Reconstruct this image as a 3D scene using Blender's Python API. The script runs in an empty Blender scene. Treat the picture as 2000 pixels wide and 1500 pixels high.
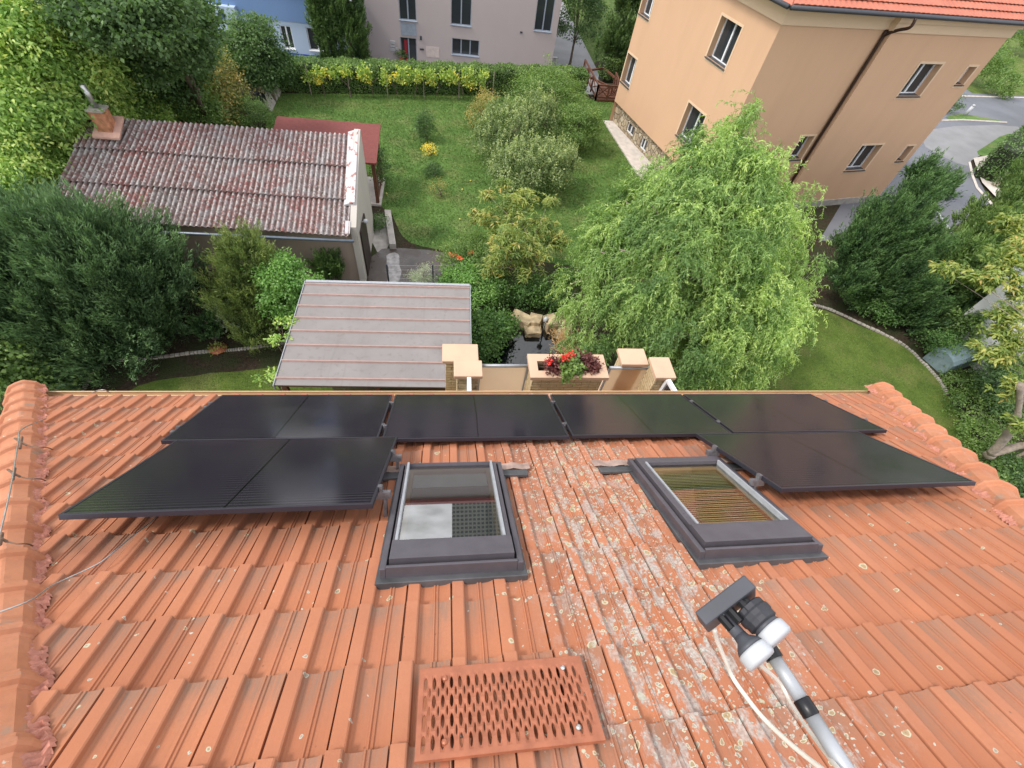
import bpy, bmesh, math, random
import numpy as np
from math import radians as rad, sin, cos, pi
from mathutils import Vector, Matrix
random.seed(7); rng = np.random.default_rng(7)
SC = bpy.context.scene; COL = SC.collection
# ---------------------------------------------------------------- camera, world, sun, exposure
CAMZ = 12.5; FPX = 886.0
cam = bpy.data.cameras.new('camera'); camo = bpy.data.objects.new('camera', cam); COL.objects.link(camo)
cam.sensor_width = 36; cam.lens = FPX/2000*36; cam.clip_start = 0.05; cam.clip_end = 2000
camo.location = (0, 0, CAMZ); camo.rotation_euler = (rad(37.11), rad(-6.583), rad(-4.834)); SC.camera = camo
SUN_AZ, SUN_EL = rad(262), rad(52)
w = bpy.data.worlds.new('World'); SC.world = w; w.use_nodes = True
nt = w.node_tree; bg = nt.nodes['Background']
sky = nt.nodes.new('ShaderNodeTexSky'); sky.sky_type = 'NISHITA'; sky.sun_disc = False
sky.sun_elevation = SUN_EL; sky.sun_rotation = SUN_AZ; sky.dust_density = 2.0
tc = nt.nodes.new('ShaderNodeTexCoord'); mp = nt.nodes.new('ShaderNodeMapping'); mp.inputs['Scale'].default_value = (1.5, 1.5, 4)
cn = nt.nodes.new('ShaderNodeTexNoise'); cn.inputs['Scale'].default_value = 3.0; cn.inputs['Detail'].default_value = 7
cr = nt.nodes.new('ShaderNodeValToRGB'); cr.color_ramp.elements[0].position = .40; cr.color_ramp.elements[1].position = .56
cr.color_ramp.elements[0].color = (.30, .30, .30, 1)
mx = nt.nodes.new('ShaderNodeMix'); mx.data_type = 'RGBA'; mx.inputs[7].default_value = (10.0, 10.1, 10.4, 1)
L = nt.links.new
L(tc.outputs['Generated'], mp.inputs[0]); L(mp.outputs[0], cn.inputs['Vector']); L(cn.outputs['Fac'], cr.inputs[0])
L(cr.outputs[0], mx.inputs[0]); L(sky.outputs[0], mx.inputs[6]); L(mx.outputs[2], bg.inputs[0])
bg.inputs[1].default_value = 0.12
sl = bpy.data.lights.new('sun', 'SUN'); sl.energy = 1.8; sl.angle = rad(10); sl.color = (1, .95, .88)
so = bpy.data.objects.new('sun', sl); COL.objects.link(so)
sd = Vector((sin(SUN_AZ)*cos(SUN_EL), cos(SUN_AZ)*cos(SUN_EL), sin(SUN_EL)))
so.rotation_euler = sd.to_track_quat('Z', 'Y').to_euler(); so.location = (-30, -10, 60)
SC.view_settings.view_transform = 'Standard'; SC.view_settings.look = 'None'; SC.view_settings.gamma = 1
SC.view_settings.exposure = 0.72
# ---------------------------------------------------------------- photo measuring helpers (used once to place things at real positions)
MR = np.array(camo.rotation_euler.to_matrix())
PIT = rad(34.29); HR = 1.95                       # roof pitch, camera distance from the roof plane
NR = np.array([0, sin(PIT), cos(PIT)]); DR = np.array([0, cos(PIT), -sin(PIT)]); CAM = np.array([0, 0, CAMZ])
def ray(px, py): return MR @ np.array([(px-1000)/FPX, -(py-750)/FPX, -1.0])
def G(px, py, z=0.0):
    d = ray(px, py); P = CAM + d*((z-CAMZ)/d[2]); return (float(P[0]), float(P[1]), float(z))
def RP(px, py, h=0.0):                            # roof plane coordinates (u, v)
    d = ray(px, py); P = d*(-(HR-h)/(d@NR)); return float(P[0]), float(P@DR)
def Rf(u, v, h=0.0):
    return tuple(CAM + (h-HR)*NR + np.array([u, 0, 0]) + v*DR)
def away(px, py, dist):
    d = ray(px, py); return tuple(CAM + d/np.linalg.norm(d)*dist)
# ---------------------------------------------------------------- object helpers
def tag(o, label=None, cat=None, group=None, kind=None):
    if label: o['label'] = label
    if cat: o['category'] = cat
    if group: o['group'] = group
    if kind: o['kind'] = kind
    return o
def thing(name, label, cat, loc=(0, 0, 0), group=None):
    o = bpy.data.objects.new(name, None); COL.objects.link(o); o.location = loc; o.empty_display_size = .2
    return tag(o, label, cat, group)
def link(name, me, mat=None, parent=None, smooth=False):
    if mat:
        for m in (mat if isinstance(mat, (list, tuple)) else [mat]): me.materials.append(m)
    if smooth: me.polygons.foreach_set('use_smooth', [True]*len(me.polygons))
    o = bpy.data.objects.new(name, me); COL.objects.link(o)
    if parent:
        o.parent = parent
        p = parent; off = Vector((0, 0, 0))
        while p: off += p.location; p = p.parent
        o.location = -off
    return o
def V3(p): return Vector(p)
class MB:
    def __init__(s): s.v = []; s.f = []; s.mi = []; s.m = 0
    def add(s, vs, fs):
        n = len(s.v); s.v += [tuple(p) for p in vs]; s.f += [tuple(i+n for i in f) for f in fs]; s.mi += [s.m]*len(fs); return s
    def quad(s, *p): return s.add(p, [tuple(range(len(p)))])
    def hexa(s, p):   # 8 points: bottom 0-3, top 4-7
        return s.add(p, [(3,2,1,0),(4,5,6,7),(0,1,5,4),(1,2,6,5),(2,3,7,6),(3,0,4,7)])
    def box(s, x0, x1, y0, y1, z0, z1):
        return s.hexa([(x0,y0,z0),(x1,y0,z0),(x1,y1,z0),(x0,y1,z0),(x0,y0,z1),(x1,y0,z1),(x1,y1,z1),(x0,y1,z1)])
    def rbox(s, u0, u1, v0, v1, h0, h1):   # box on the roof plane
        return s.hexa([Rf(u0,v1,h0),Rf(u1,v1,h0),Rf(u1,v0,h0),Rf(u0,v0,h0),Rf(u0,v1,h1),Rf(u1,v1,h1),Rf(u1,v0,h1),Rf(u0,v0,h1)])
    def prism(s, poly, z0, z1):
        n = len(poly); vs = [(p[0],p[1],z0) for p in poly]+[(p[0],p[1],z1) for p in poly]
        return s.add(vs, [tuple(range(n-1,-1,-1)), tuple(range(n,2*n))]+[(i,(i+1)%n,n+(i+1)%n,n+i) for i in range(n)])
    def beam(s, a, b, wd, ht, up=(0,0,1)):
        a = V3(a); b = V3(b); d = (b-a).normalized(); u = V3(up); sx = d.cross(u)
        if sx.length < 1e-3: sx = d.cross(V3((1,0,0)))
        sx.normalize(); uu = sx.cross(d); sx *= wd/2; uu *= ht/2
        return s.hexa([a-sx-uu,a+sx-uu,b+sx-uu,b-sx-uu,a-sx+uu,a+sx+uu,b+sx+uu,b-sx+uu])
    def tube(s, pts, rs, n=8, caps=True):
        pts = [V3(p) for p in pts]
        if not isinstance(rs, (list, tuple)): rs = [rs]*len(pts)
        vs = []; fs = []; up = None
        for i, p in enumerate(pts):
            d = (pts[min(i+1,len(pts)-1)]-pts[max(i-1,0)]).normalized()
            if up is None:
                up = d.cross(V3((0,0,1)));
                if up.length < .05: up = d.cross(V3((1,0,0)))
            up = (up - d*up.dot(d)).normalized(); w2 = d.cross(up)
            for k in range(n):
                a = 2*pi*k/n; vs.append(p + (up*cos(a)+w2*sin(a))*rs[i])
        for i in range(len(pts)-1):
            for k in range(n): fs.append((i*n+k, i*n+(k+1)%n, (i+1)*n+(k+1)%n, (i+1)*n+k))
        if caps: fs += [tuple(range(n-1,-1,-1)), tuple(range((len(pts)-1)*n, len(pts)*n))]
        return s.add(vs, fs)
    def build(s, name, mat=None, parent=None, smooth=False, bevel=0):
        me = bpy.data.meshes.new(name); me.from_pydata([tuple(map(float, p)) for p in s.v], [], s.f); 
        me.update(); o = link(name, me, mat, parent, smooth)
        if s.m: me.polygons.foreach_set('material_index', s.mi)
        if bevel:
            b = o.modifiers.new('bevel', 'BEVEL'); b.width = bevel; b.segments = 2; b.limit_method = 'ANGLE'; b.angle_limit = rad(40)
        return o
def sheet(name, poly, z, mat, kind='structure', step=None, zf=None):
    bm = bmesh.new(); f = bm.faces.new([bm.verts.new((p[0], p[1], z)) for p in poly]); 
    bm.normal_update()
    if f.normal.z < 0: bmesh.ops.reverse_faces(bm, faces=bm.faces[:])
    me = bpy.data.meshes.new(name); bm.to_mesh(me); bm.free(); o = link(name, me, mat); tag(o, kind=kind); return o
def smoothpoly(pts, it=3, jit=0.0):
    P = [np.array(p[:2], float) for p in pts]
    for _ in range(it):
        Q = []
        for i in range(len(P)):
            a, b = P[i], P[(i+1) % len(P)]; Q += [a*.75+b*.25, a*.25+b*.75]
        P = Q
    return [tuple(p+rng.normal(0, jit, 2)) for p in P]
# ---------------------------------------------------------------- materials
MATS = {}
class NM:
    def __init__(s, name, rough=.6, metal=0, spec=.5):
        s.m = bpy.data.materials.new(name); s.m.use_nodes = True; s.t = s.m.node_tree; s.b = s.t.nodes['Principled BSDF']
        s.b.inputs['Roughness'].default_value = rough; s.b.inputs['Metallic'].default_value = metal
        s.b.inputs['Specular IOR Level'].default_value = spec; s._o = None
    def n(s, t, **kw):
        nd = s.t.nodes.new('ShaderNode'+t)
        for k, v in kw.items():
            if k in nd.inputs.keys(): nd.inputs[k].default_value = v
            else: setattr(nd, k, v)
        return nd
    def l(s, a, b): s.t.links.new(a, b)
    def obj(s):
        if not s._o: s._o = s.n('NewGeometry').outputs['Position']
        return s._o
    def noise(s, scale, detail=4, vec=None, rough=.55, dist=0):
        nd = s.n('TexNoise', Scale=scale, Detail=detail, Roughness=rough, Distortion=dist); s.l(vec or s.obj(), nd.inputs['Vector']); return nd.outputs['Fac']
    def scl(s, vec, sc):
        nd = s.n('Mapping'); nd.inputs['Scale'].default_value = sc; s.l(vec, nd.inputs[0]); return nd.outputs[0]
    def ramp(s, fac, stops):
        nd = s.n('ValToRGB'); e = nd.color_ramp.elements
        while len(e) < len(stops): e.new(.5)
        for i, (p, c) in enumerate(stops):
            e[i].position = p; e[i].color = (c, c, c, 1) if not isinstance(c, tuple) else (*c, 1)
        s.l(fac, nd.inputs[0]); return nd.outputs[0]
    def mix(s, fac, a, b, mode='MIX'):
        nd = s.n('Mix'); nd.data_type = 'RGBA'; nd.blend_type = mode
        for i, x in ((0, fac), (6, a), (7, b)):
            if isinstance(x, (int, float)): nd.inputs[i].default_value = x
            elif isinstance(x, tuple): nd.inputs[i].default_value = (*x, 1)
            else: s.l(x, nd.inputs[i])
        return nd.outputs[2]
    def math(s, op, a, b=None, c=None):
        nd = s.n('Math'); nd.operation = op
        for i, x in enumerate((a, b, c)):
            if x is None: continue
            if isinstance(x, (int, float)): nd.inputs[i].default_value = x
            else: s.l(x, nd.inputs[i])
        return nd.outputs[0]
    def attr(s, name, out='Fac'):
        nd = s.n('Attribute'); nd.attribute_name = name; return nd.outputs[out]
    def col(s, c):
        if isinstance(c, tuple): s.b.inputs['Base Color'].default_value = (*c, 1)
        else: s.l(c, s.b.inputs['Base Color'])
        return s
    def bump(s, h, st=.3, d=.01):
        nd = s.n('Bump'); nd.inputs['Strength'].default_value = st; nd.inputs['Distance'].default_value = d
        s.l(h, nd.inputs['Height']); s.l(nd.outputs[0], s.b.inputs['Normal']); return s
def simple(name, c, rough=.6, metal=0, var=.12, scale=6, spec=.4, bump=0, bs=40):
    k = NM(name, rough, metal, spec); f = k.noise(scale, 5)
    a = tuple(x*(1-var) for x in c); b = tuple(min(1, x*(1+var)) for x in c)
    k.col(k.ramp(f, [(.3, a), (.7, b)]))
    if bump: k.bump(k.noise(bs, 4), bump, .01)
    return k.m
def leafmat(name, stops, rough=.5, trans=.3):
    k = NM(name, rough, spec=.35); c = k.ramp(k.attr('tint'), stops); k.col(c)
    tr = k.n('BsdfTranslucent'); k.l(k.mix(1.0, c, (1.25, 1.35, .6), 'MULTIPLY'), tr.inputs[0])
    ms = k.n('MixShader'); ms.inputs[0].default_value = trans; out = k.t.nodes['Material Output']
    k.l(k.b.outputs[0], ms.inputs[1]); k.l(tr.outputs[0], ms.inputs[2]); k.l(ms.outputs[0], out.inputs[0]); return k.m
def glassy(name, c, rough=.04, spec=.6):
    k = NM(name, rough, spec=spec); k.col(c); return k.m

# roof tile clay: dirt in the pans, lichen where it grew
def tile_material(name, lichen=True):
    k = NM(name, .86, spec=.2)
    pu, pv, tu, tv, rn = (k.attr(a) for a in ('pu', 'pv', 'tu', 'tv', 'rnd'))
    cmb = k.n('CombineXYZ'); k.l(pu, cmb.inputs[0]); k.l(pv, cmb.inputs[1]); P = cmb.outputs[0]
    base = k.ramp(rn, [(0, (.31,.105,.050)), (.2, (.38,.135,.064)), (.5, (.43,.158,.075)), (.75, (.47,.185,.092)), (.9, (.40,.158,.085)), (1, (.34,.135,.085))])
    big = k.noise(.9, 3, P); base = k.mix(k.ramp(big, [(.35, 0.0), (.7, .45)]), base, (.48,.20,.11))
    fine = k.noise(60, 5, P); base = k.mix(k.ramp(fine, [(.35, .35), (.65, 0.0)]), base, (.36,.13,.065))
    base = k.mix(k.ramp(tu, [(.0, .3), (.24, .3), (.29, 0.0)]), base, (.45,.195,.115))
    base = k.mix(k.ramp(k.noise(1.7, 5, P), [(.40, .5), (.62, 0.0)]), base, (.33,.125,.065))
    # streaks of grime running down the pans from the top of each tile
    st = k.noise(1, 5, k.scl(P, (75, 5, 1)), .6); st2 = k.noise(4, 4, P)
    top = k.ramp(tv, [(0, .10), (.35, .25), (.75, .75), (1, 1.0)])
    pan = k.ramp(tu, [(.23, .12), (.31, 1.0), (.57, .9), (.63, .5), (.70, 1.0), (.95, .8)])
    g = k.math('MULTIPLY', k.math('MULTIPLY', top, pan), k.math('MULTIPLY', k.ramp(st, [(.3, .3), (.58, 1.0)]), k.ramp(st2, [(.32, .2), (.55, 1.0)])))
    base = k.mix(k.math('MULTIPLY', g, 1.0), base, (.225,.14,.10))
    # dark pits
    pit = k.n('TexVoronoi', Scale=16.0); k.l(P, pit.inputs['Vector'])
    pm = k.math('MULTIPLY', k.ramp(pit.outputs['Distance'], [(.05, 1.0), (.09, 0.0)]), k.ramp(k.noise(2.2, 3, P), [(.5, 0.0), (.62, .8)]))
    base = k.mix(pm, base, (.09,.05,.035))
    rough = None
    if lichen:
        # density: a band between the roof windows that widens up the slope, plus a faint scatter everywhere
        cen = k.math('MULTIPLY_ADD', pv, -.02, 1.20)
        d = k.math('ABSOLUTE', k.math('SUBTRACT', pu, cen))
        band = k.ramp(d, [(.0, 1.0), (.26, .95), (.46, .55), (.70, .10), (1.0, 0.0)])
        dens = k.math('MULTIPLY', band, k.ramp(k.noise(1, 4, k.scl(P, (9, 2.2, 1))), [(.36, .30), (.58, 1.0)]))
        orange = k.math('MULTIPLY', dens, .75); base = k.mix(k.math('MULTIPLY', orange, k.ramp(k.noise(5, 4, P), [(.4, 0.0), (.65, .6)])), base, (.33,.12,.06))
        wp = k.n('TexNoise', Scale=26.0, Detail=5.0); k.l(P, wp.inputs['Vector'])
        wv = k.n('VectorMath'); wv.operation = 'MULTIPLY_ADD'; k.l(wp.outputs['Color'], wv.inputs[0]); wv.inputs[1].default_value = (.035, .035, 0); k.l(P, wv.inputs[2])
        for sc, rr, ca, cb, th, off in ((15, .38, (.44,.43,.30), (.33,.24,.13), .0, 0), (24, .36, (.45,.44,.32), (.30,.22,.13), .0, 7), (38, .38, (.43,.43,.37), (.30,.27,.20), .0, 3), (70, .40, (.41,.41,.37), (.33,.31,.25), .05, 5)):
            mpn = k.n('Mapping'); mpn.inputs['Location'].default_value = (off, off*1.7, 0); k.l(wv.outputs[0], mpn.inputs[0])
            v = k.n('TexVoronoi', Scale=float(sc)); v.inputs['Randomness'].default_value = 1; k.l(mpn.outputs[0], v.inputs['Vector'])
            sep = k.n('SeparateColor'); k.l(v.outputs['Color'], sep.inputs[0])
            # cell exists when its random number is under the local density; its radius varies
            thr = k.math('SUBTRACT', k.math('MULTIPLY_ADD', dens, .62 if sc < 20 else .85, .004 if sc < 20 else .02), th)
            on = k.math('LESS_THAN', sep.outputs[0], thr)
            rad_ = k.math('MULTIPLY_ADD', sep.outputs[1], rr*.75, rr*.3)
            q = k.math('DIVIDE', v.outputs['Distance'], rad_)
            m = k.math('MULTIPLY', k.ramp(q, [(.92, 1.0), (1.0, 0.0)]), on)
            colr = k.ramp(q, [(0, (.22,.17,.12)), (.30, cb), (.62, cb), (.74, ca), (1, ca)])
            base = k.mix(k.math('MULTIPLY', m, .93), base, colr)
        # crusty grey patches low on the band
        gr = k.noise(11, 7, k.scl(P, (1, .45, 1)), .7); low = k.ramp(k.math('SUBTRACT', 3.6, pv), [(.0, 0.25), (1.0, 1.0)])
        gm = k.math('MULTIPLY', k.math('MULTIPLY', band, low), k.ramp(gr, [(.50, 0.0), (.56, .9)]))
        base = k.mix(k.math('MULTIPLY', gm, .75), base, k.ramp(fine, [(.35, (.24,.23,.21)), (.6, (.43,.42,.39))]))
    k.col(base); k.bump(k.noise(55, 5, P), .35, .004)
    return k.m
M = {}
M['tile'] = tile_material('weathered_clay_tile')
M['clay'] = None
k = NM('clay_hip', .7, spec=.3); f = k.noise(3, 5); f2 = k.noise(30, 5)
c = k.ramp(f, [(.3, (.37,.145,.075)), (.5, (.45,.185,.095)), (.72, (.49,.215,.12))]); c = k.mix(k.ramp(f2, [(.3, .4), (.55, 0.0)]), c, (.33,.15,.09))
c = k.mix(k.ramp(k.noise(5.5, 6), [(.60, 0.0), (.68, .8)]), c, (.27,.20,.15))
c = k.mix(k.ramp(k.noise(24, 3), [(.70, 0.0), (.73, .8)]), c, (.52,.50,.42))
k.col(c).bump(f2, .3, .006); M['clay'] = k.m
M['roll'] = simple('red_flashing_roll', (.44,.185,.13), .7, var=.25, scale=25, bump=.5, bs=50)
M['frame'] = simple('anthracite_cladding', (.098,.088,.100), .42, .3, var=.12, scale=8)
M['flash'] = simple('grey_flashing', (.10,.10,.105), .5, .4, var=.3, scale=5)
M['alu'] = simple('aluminium', (.36,.37,.39), .5, .35, var=.10, scale=14)
M['white'] = simple('white_plastic', (.43,.44,.46), .4, var=.03)
M['wframe'] = simple('white_window_frame', (.74,.75,.77), .4, var=.04)
M['black'] = simple('black_frame', (.012,.012,.014), .35, .2, var=.1)
M['dark'] = simple('dark_grey_plastic', (.055,.057,.068), .5, var=.12, scale=20)
M['zinc'] = simple('zinc_wire', (.45,.45,.44), .35, .8, var=.2, scale=20)
M['castiron'] = simple('rusty_clamp', (.16,.10,.07), .7, .3, var=.3, scale=30)
M['stepred'] = simple('red_painted_steel', (.37,.13,.07), .42, .2, var=.16, scale=14)
M['pane'] = glassy('window_glass', (.035,.04,.045), .03, .7)
M['paneD'] = glassy('dark_interior_glass', (.02,.022,.026), .03, .6)
# solar cells: fine busbars on black under glass
k = NM('solar_cells', .11, spec=.5); uvx = k.attr('cu'); uvy = k.attr('cv')
ln = k.math('LESS_THAN', k.math('FRACT', k.math('MULTIPLY', uvy, 34.0)), .30)
l2 = k.math('LESS_THAN', k.math('FRACT', k.math('MULTIPLY', uvx, 20.0)), .03)
mid = k.math('LESS_THAN', k.math('ABSOLUTE', k.math('SUBTRACT', uvx, .5)), .0035)
c = k.mix(k.math('MULTIPLY', ln, .75), (.014,.012,.017), (.046,.040,.052)); c = k.mix(k.math('MULTIPLY', l2, .35), c, (.02,.02,.026))
c = k.mix(mid, c, (.002,.002,.002)); k.col(c); M['cells'] = k.m
k.l(k.ramp(k.noise(2.0, 3), [(.3, .09), (.7, .17)]), k.b.inputs['Roughness'])
M['cap'] = simple('peach_concrete_cap', (.55,.365,.25), .75, var=.06, scale=3, bump=.15)
k = NM('yellow_split_brick', .85); br = k.n('TexBrick'); br.offset = .5
mpn = k.n('Mapping'); k.l(k.obj(), mpn.inputs[0])
sx = k.n('SeparateXYZ'); k.l(k.obj(), sx.inputs[0]); cmb = k.n('CombineXYZ'); k.l(k.math('ADD', sx.outputs[0], sx.outputs[1]), cmb.inputs[0]); k.l(sx.outputs[2], cmb.inputs[1])
k.l(cmb.outputs[0], br.inputs['Vector']); br.inputs['Scale'].default_value = 1; br.inputs['Brick Width'].default_value = .27; br.inputs['Row Height'].default_value = .068
br.inputs['Mortar Size'].default_value = .006; br.inputs['Mortar Smooth'].default_value = .6; br.inputs['Color1'].default_value = (.70,.56,.34,1); br.inputs['Color2'].default_value = (.60,.47,.27,1); br.inputs['Mortar'].default_value = (.34,.24,.14,1)
k.col(k.mix(k.ramp(k.noise(14, 5), [(.35, .35), (.65, 0.0)]), br.outputs[0], (.36,.25,.13))); 
k.bump(k.math('ADD', k.math('MULTIPLY', br.outputs['Fac'], -1.0), k.math('MULTIPLY', k.noise(30, 5), .9)), .9, .03); M['brick'] = k.m
def plaster(name, c, dark, var=.5):
    k = NM(name, .88, spec=.2); st = k.noise(1, 5, k.scl(k.obj(), (.9, .9, .16))); 
    cc = k.mix(k.ramp(st, [(.45, 0.0), (.75, var)]), c, dark); cc = k.mix(k.ramp(k.noise(.5, 3), [(.3, 0.0), (.8, .35)]), cc, tuple(x*.86 for x in c))
    k.col(cc).bump(k.noise(45, 5), .25, .008); return k.m
M['peach'] = plaster('peach_render', (.60,.38,.24), (.51,.32,.20), .45)
M['peachlight'] = plaster('light_peach_trim', (.68,.50,.34), (.60,.43,.29), .25)
M['pink'] = plaster('dusty_pink_render', (.45,.39,.385), (.43,.365,.355), .4)
M['blue1'] = plaster('blue_render', (.17,.27,.47), (.14,.22,.40), .3)
M['blue2'] = plaster('pale_blue_render', (.42,.51,.64), (.36,.45,.58), .3)
M['garagewall'] = plaster('brown_grey_render', (.40,.32,.26), (.28,.225,.19), .7)
M['gable'] = plaster('pale_grey_render', (.50,.46,.42), (.36,.33,.29), .7)
M['housewall'] = plaster('house_render', (.55,.42,.30), (.5,.36,.26), .3)
M['redroof'] = simple('red_shingle', (.17,.045,.038), .8, var=.15, scale=10, bump=.4)
M['whitewall'] = simple('white_wall', (.62,.62,.62), .7, var=.05)
M['wood'] = simple('brown_timber', (.13,.055,.032), .65, var=.3, scale=12)
M['woodold'] = simple('old_timber', (.10,.08,.06), .85, var=.35, scale=12)
M['door'] = simple('dark_brown_door', (.035,.022,.018), .5, var=.2)
M['concrete'] = simple('concrete', (.36,.33,.30), .85, var=.25, scale=3, bump=.3)
M['slab'] = simple('pale_concrete_slab', (.52,.47,.42), .85, var=.15, scale=3, bump=.3)
M['stoneedge'] = simple('edging_stone', (.34,.31,.27), .85, var=.3, scale=6, bump=.5, bs=25)
M['rock'] = simple('sandstone_block', (.40,.31,.19), .85, var=.35, scale=4, bump=.7, bs=14)
M['bark'] = simple('bark', (.13,.10,.075), .9, var=.4, scale=9, bump=.8, bs=20)
M['barklight'] = simple('pale_bark', (.27,.22,.18), .9, var=.3, scale=9, bump=.7, bs=22)
# asbestos sheets of the shed: maroon paint worn to grey with lichen
k = NM('corrugated_sheet', .9, spec=.2); P = k.obj(); rn = k.attr('tint'); rd = k.attr('ridge')
c = k.ramp(rn, [(0, (.25,.20,.19)), (.3, (.24,.12,.11)), (.6, (.20,.16,.15)), (.8, (.31,.14,.12)), (1, (.27,.21,.20))])
c = k.mix(k.ramp(k.noise(.55, 4), [(.42, 0.0), (.58, .75)]), c, (.25,.095,.09))
c = k.mix(k.ramp(k.noise(1.9, 5, k.scl(P, (1, 1.2, 1))), [(.50, 0.0), (.62, .7)]), c, (.31,.295,.30))
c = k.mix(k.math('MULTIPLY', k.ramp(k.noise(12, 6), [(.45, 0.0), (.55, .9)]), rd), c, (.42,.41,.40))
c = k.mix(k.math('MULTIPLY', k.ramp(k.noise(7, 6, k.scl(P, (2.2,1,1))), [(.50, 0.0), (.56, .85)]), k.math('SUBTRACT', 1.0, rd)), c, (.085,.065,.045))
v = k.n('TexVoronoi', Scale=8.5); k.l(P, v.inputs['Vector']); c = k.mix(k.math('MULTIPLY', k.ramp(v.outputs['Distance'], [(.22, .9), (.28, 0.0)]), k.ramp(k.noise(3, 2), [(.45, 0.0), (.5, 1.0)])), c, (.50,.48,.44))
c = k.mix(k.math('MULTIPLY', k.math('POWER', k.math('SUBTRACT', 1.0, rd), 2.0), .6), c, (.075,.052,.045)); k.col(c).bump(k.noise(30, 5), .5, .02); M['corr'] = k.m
# stone rubble base
k = NM('rubble_stone', .9); v = k.n('TexVoronoi', Scale=3.2); v.feature = 'DISTANCE_TO_EDGE'; k.l(k.obj(), v.inputs['Vector']); v2 = k.n('TexVoronoi', Scale=3.2); k.l(k.obj(), v2.inputs['Vector'])
sep = k.n('SeparateColor'); k.l(v2.outputs['Color'], sep.inputs[0]); c = k.ramp(sep.outputs[0], [(0, (.26,.20,.13)), (.5, (.42,.34,.23)), (1, (.50,.43,.31))])
c = k.mix(k.ramp(v.outputs['Distance'], [(.02, 1.0), (.06, 0.0)]), c, (.16,.13,.10)); k.col(c).bump(k.ramp(v.outputs['Distance'], [(0, 0.0), (.12, 1.0)]), .8, .05); M['rubble'] = k.m
# ground materials
def grass(name, a, b, c3, dead):
    k = NM(name, .85, spec=.15); c = k.ramp(k.noise(1.1, 6), [(.3, a), (.5, b), (.68, c3)])
    c = k.mix(k.ramp(k.noise(.75, 6), [(.50, 0.0), (.64, .55)]), c, dead)
    c = k.mix(k.ramp(k.noise(26, 5), [(.35, .55), (.6, 0.0)]), c, tuple(x*.45 for x in a)); c = k.mix(k.ramp(k.noise(9, 4), [(.55, 0.0), (.7, .4)]), c, c3)
    k.col(c).bump(k.noise(38, 6), 1.0, .05); return k.m
M['grass'] = grass('lawn_grass', (.080,.155,.036), (.115,.215,.05), (.16,.27,.07), (.25,.25,.10))
M['grass2'] = grass('olive_lawn', (.075,.12,.024), (.115,.17,.03), (.16,.215,.045), (.20,.19,.07))  # duller olive grass for the front lawns and far verge
M['grassblade'] = leafmat('grass_blades', [(0, (.08,.14,.032)), (.5, (.15,.235,.055)), (1, (.26,.31,.10))], .6, .25)
k = NM('soil', .95, spec=.1); sx = k.n('SeparateXYZ'); k.l(k.obj(), sx.inputs[0]); wild = k.math('GREATER_THAN', k.math('MULTIPLY_ADD', k.noise(.5, 4), 6.0, k.math('MULTIPLY', sx.outputs[0], -1.0)), 17.5); wild2 = k.math('GREATER_THAN', k.math('MULTIPLY_ADD', k.noise(.5, 4), 6.0, sx.outputs[1]), 49.0)
cs_ = k.mix(k.ramp(k.noise(1.2, 5), [(.42, 0.0), (.6, .8)]), k.ramp(k.noise(9, 6), [(.3, (.028,.020,.014)), (.7, (.075,.055,.038))]), (.035,.05,.018)); cg_ = k.ramp(k.noise(2.5, 6), [(.3, (.05,.085,.022)), (.7, (.11,.155,.045))]); k.col(k.mix(k.math('MAXIMUM', wild, wild2), cs_, cg_)).bump(k.noise(22, 6), 1, .06); M['soil'] = k.m
k = NM('asphalt', .85, spec=.3); k.col(k.ramp(k.noise(.35, 6), [(.3, (.115,.12,.135)), (.6, (.155,.16,.18)), (.8, (.135,.14,.155))])).bump(k.noise(60, 4), .3, .01); M['asphalt'] = k.m
k = NM('pale_asphalt', .85, spec=.3); k.col(k.ramp(k.noise(.7, 6), [(.3, (.19,.19,.195)), (.7, (.24,.24,.245))])).bump(k.noise(60, 4), .3, .01); M['pave'] = k.m
k = NM('wet_concrete', .35, spec=.5); w1 = k.noise(1.3, 5); k.col(k.ramp(w1, [(.35, (.05,.038,.031)), (.6, (.078,.060,.050)), (.75, (.11,.088,.073))])); k.l(k.ramp(w1, [(.4, .12), (.6, .6)]), k.b.inputs['Roughness']); M['wet'] = k.m
k = NM('water', .03, spec=.8); k.col((.004,.005,.006)).bump(k.noise(7, 3), .12, .02); M['water'] = k.m
k = NM('carport_sheet', .42, .15, .4); c = k.ramp(k.noise(1.1, 4), [(.3, (.205,.186,.178)), (.7, (.245,.224,.214))]); c = k.mix(k.ramp(k.noise(7, 6), [(.55, 0.0), (.72, .4)]), c, (.15,.12,.10)); c = k.mix(k.ramp(k.noise(1, 5, k.scl(k.obj(), (9, .5, 1))), [(.55, 0.0), (.75, .3)]), c, (.16,.135,.12)); k.col(c); M['sheetroof'] = k.m
M['pinkseam'] = simple('pink_brown_seam', (.34,.23,.20), .5, var=.12)
# foliage
LM = {}
def lm(n, *s, rough=.5, trans=.38, g=1.75): LM[n] = leafmat('leaves_'+n, [(i/(len(s)-1), tuple((x*.88+.12*(c[0]*.3+c[1]*.6+c[2]*.1))*g*q_ for x, q_ in zip(c, (1.28, 1.14, 1.0)))) for i, c in enumerate(s)], rough, trans)
lm('willow', (.05,.11,.035), (.11,.20,.06), (.18,.28,.085), (.28,.38,.13), g=1.9)
lm('darkconifer', (.008,.026,.010), (.022,.062,.022), (.050,.115,.036), (.085,.17,.055), trans=.12)
lm('blueconifer', (.010,.028,.014), (.028,.068,.030), (.060,.13,.055), (.10,.19,.08), trans=.12)
lm('olive', (.022,.042,.012), (.05,.09,.02), (.09,.14,.035), (.14,.19,.05), trans=.15)
lm('thuja', (.014,.034,.010), (.030,.07,.018), (.055,.115,.03), (.09,.165,.045), trans=.12)
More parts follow.
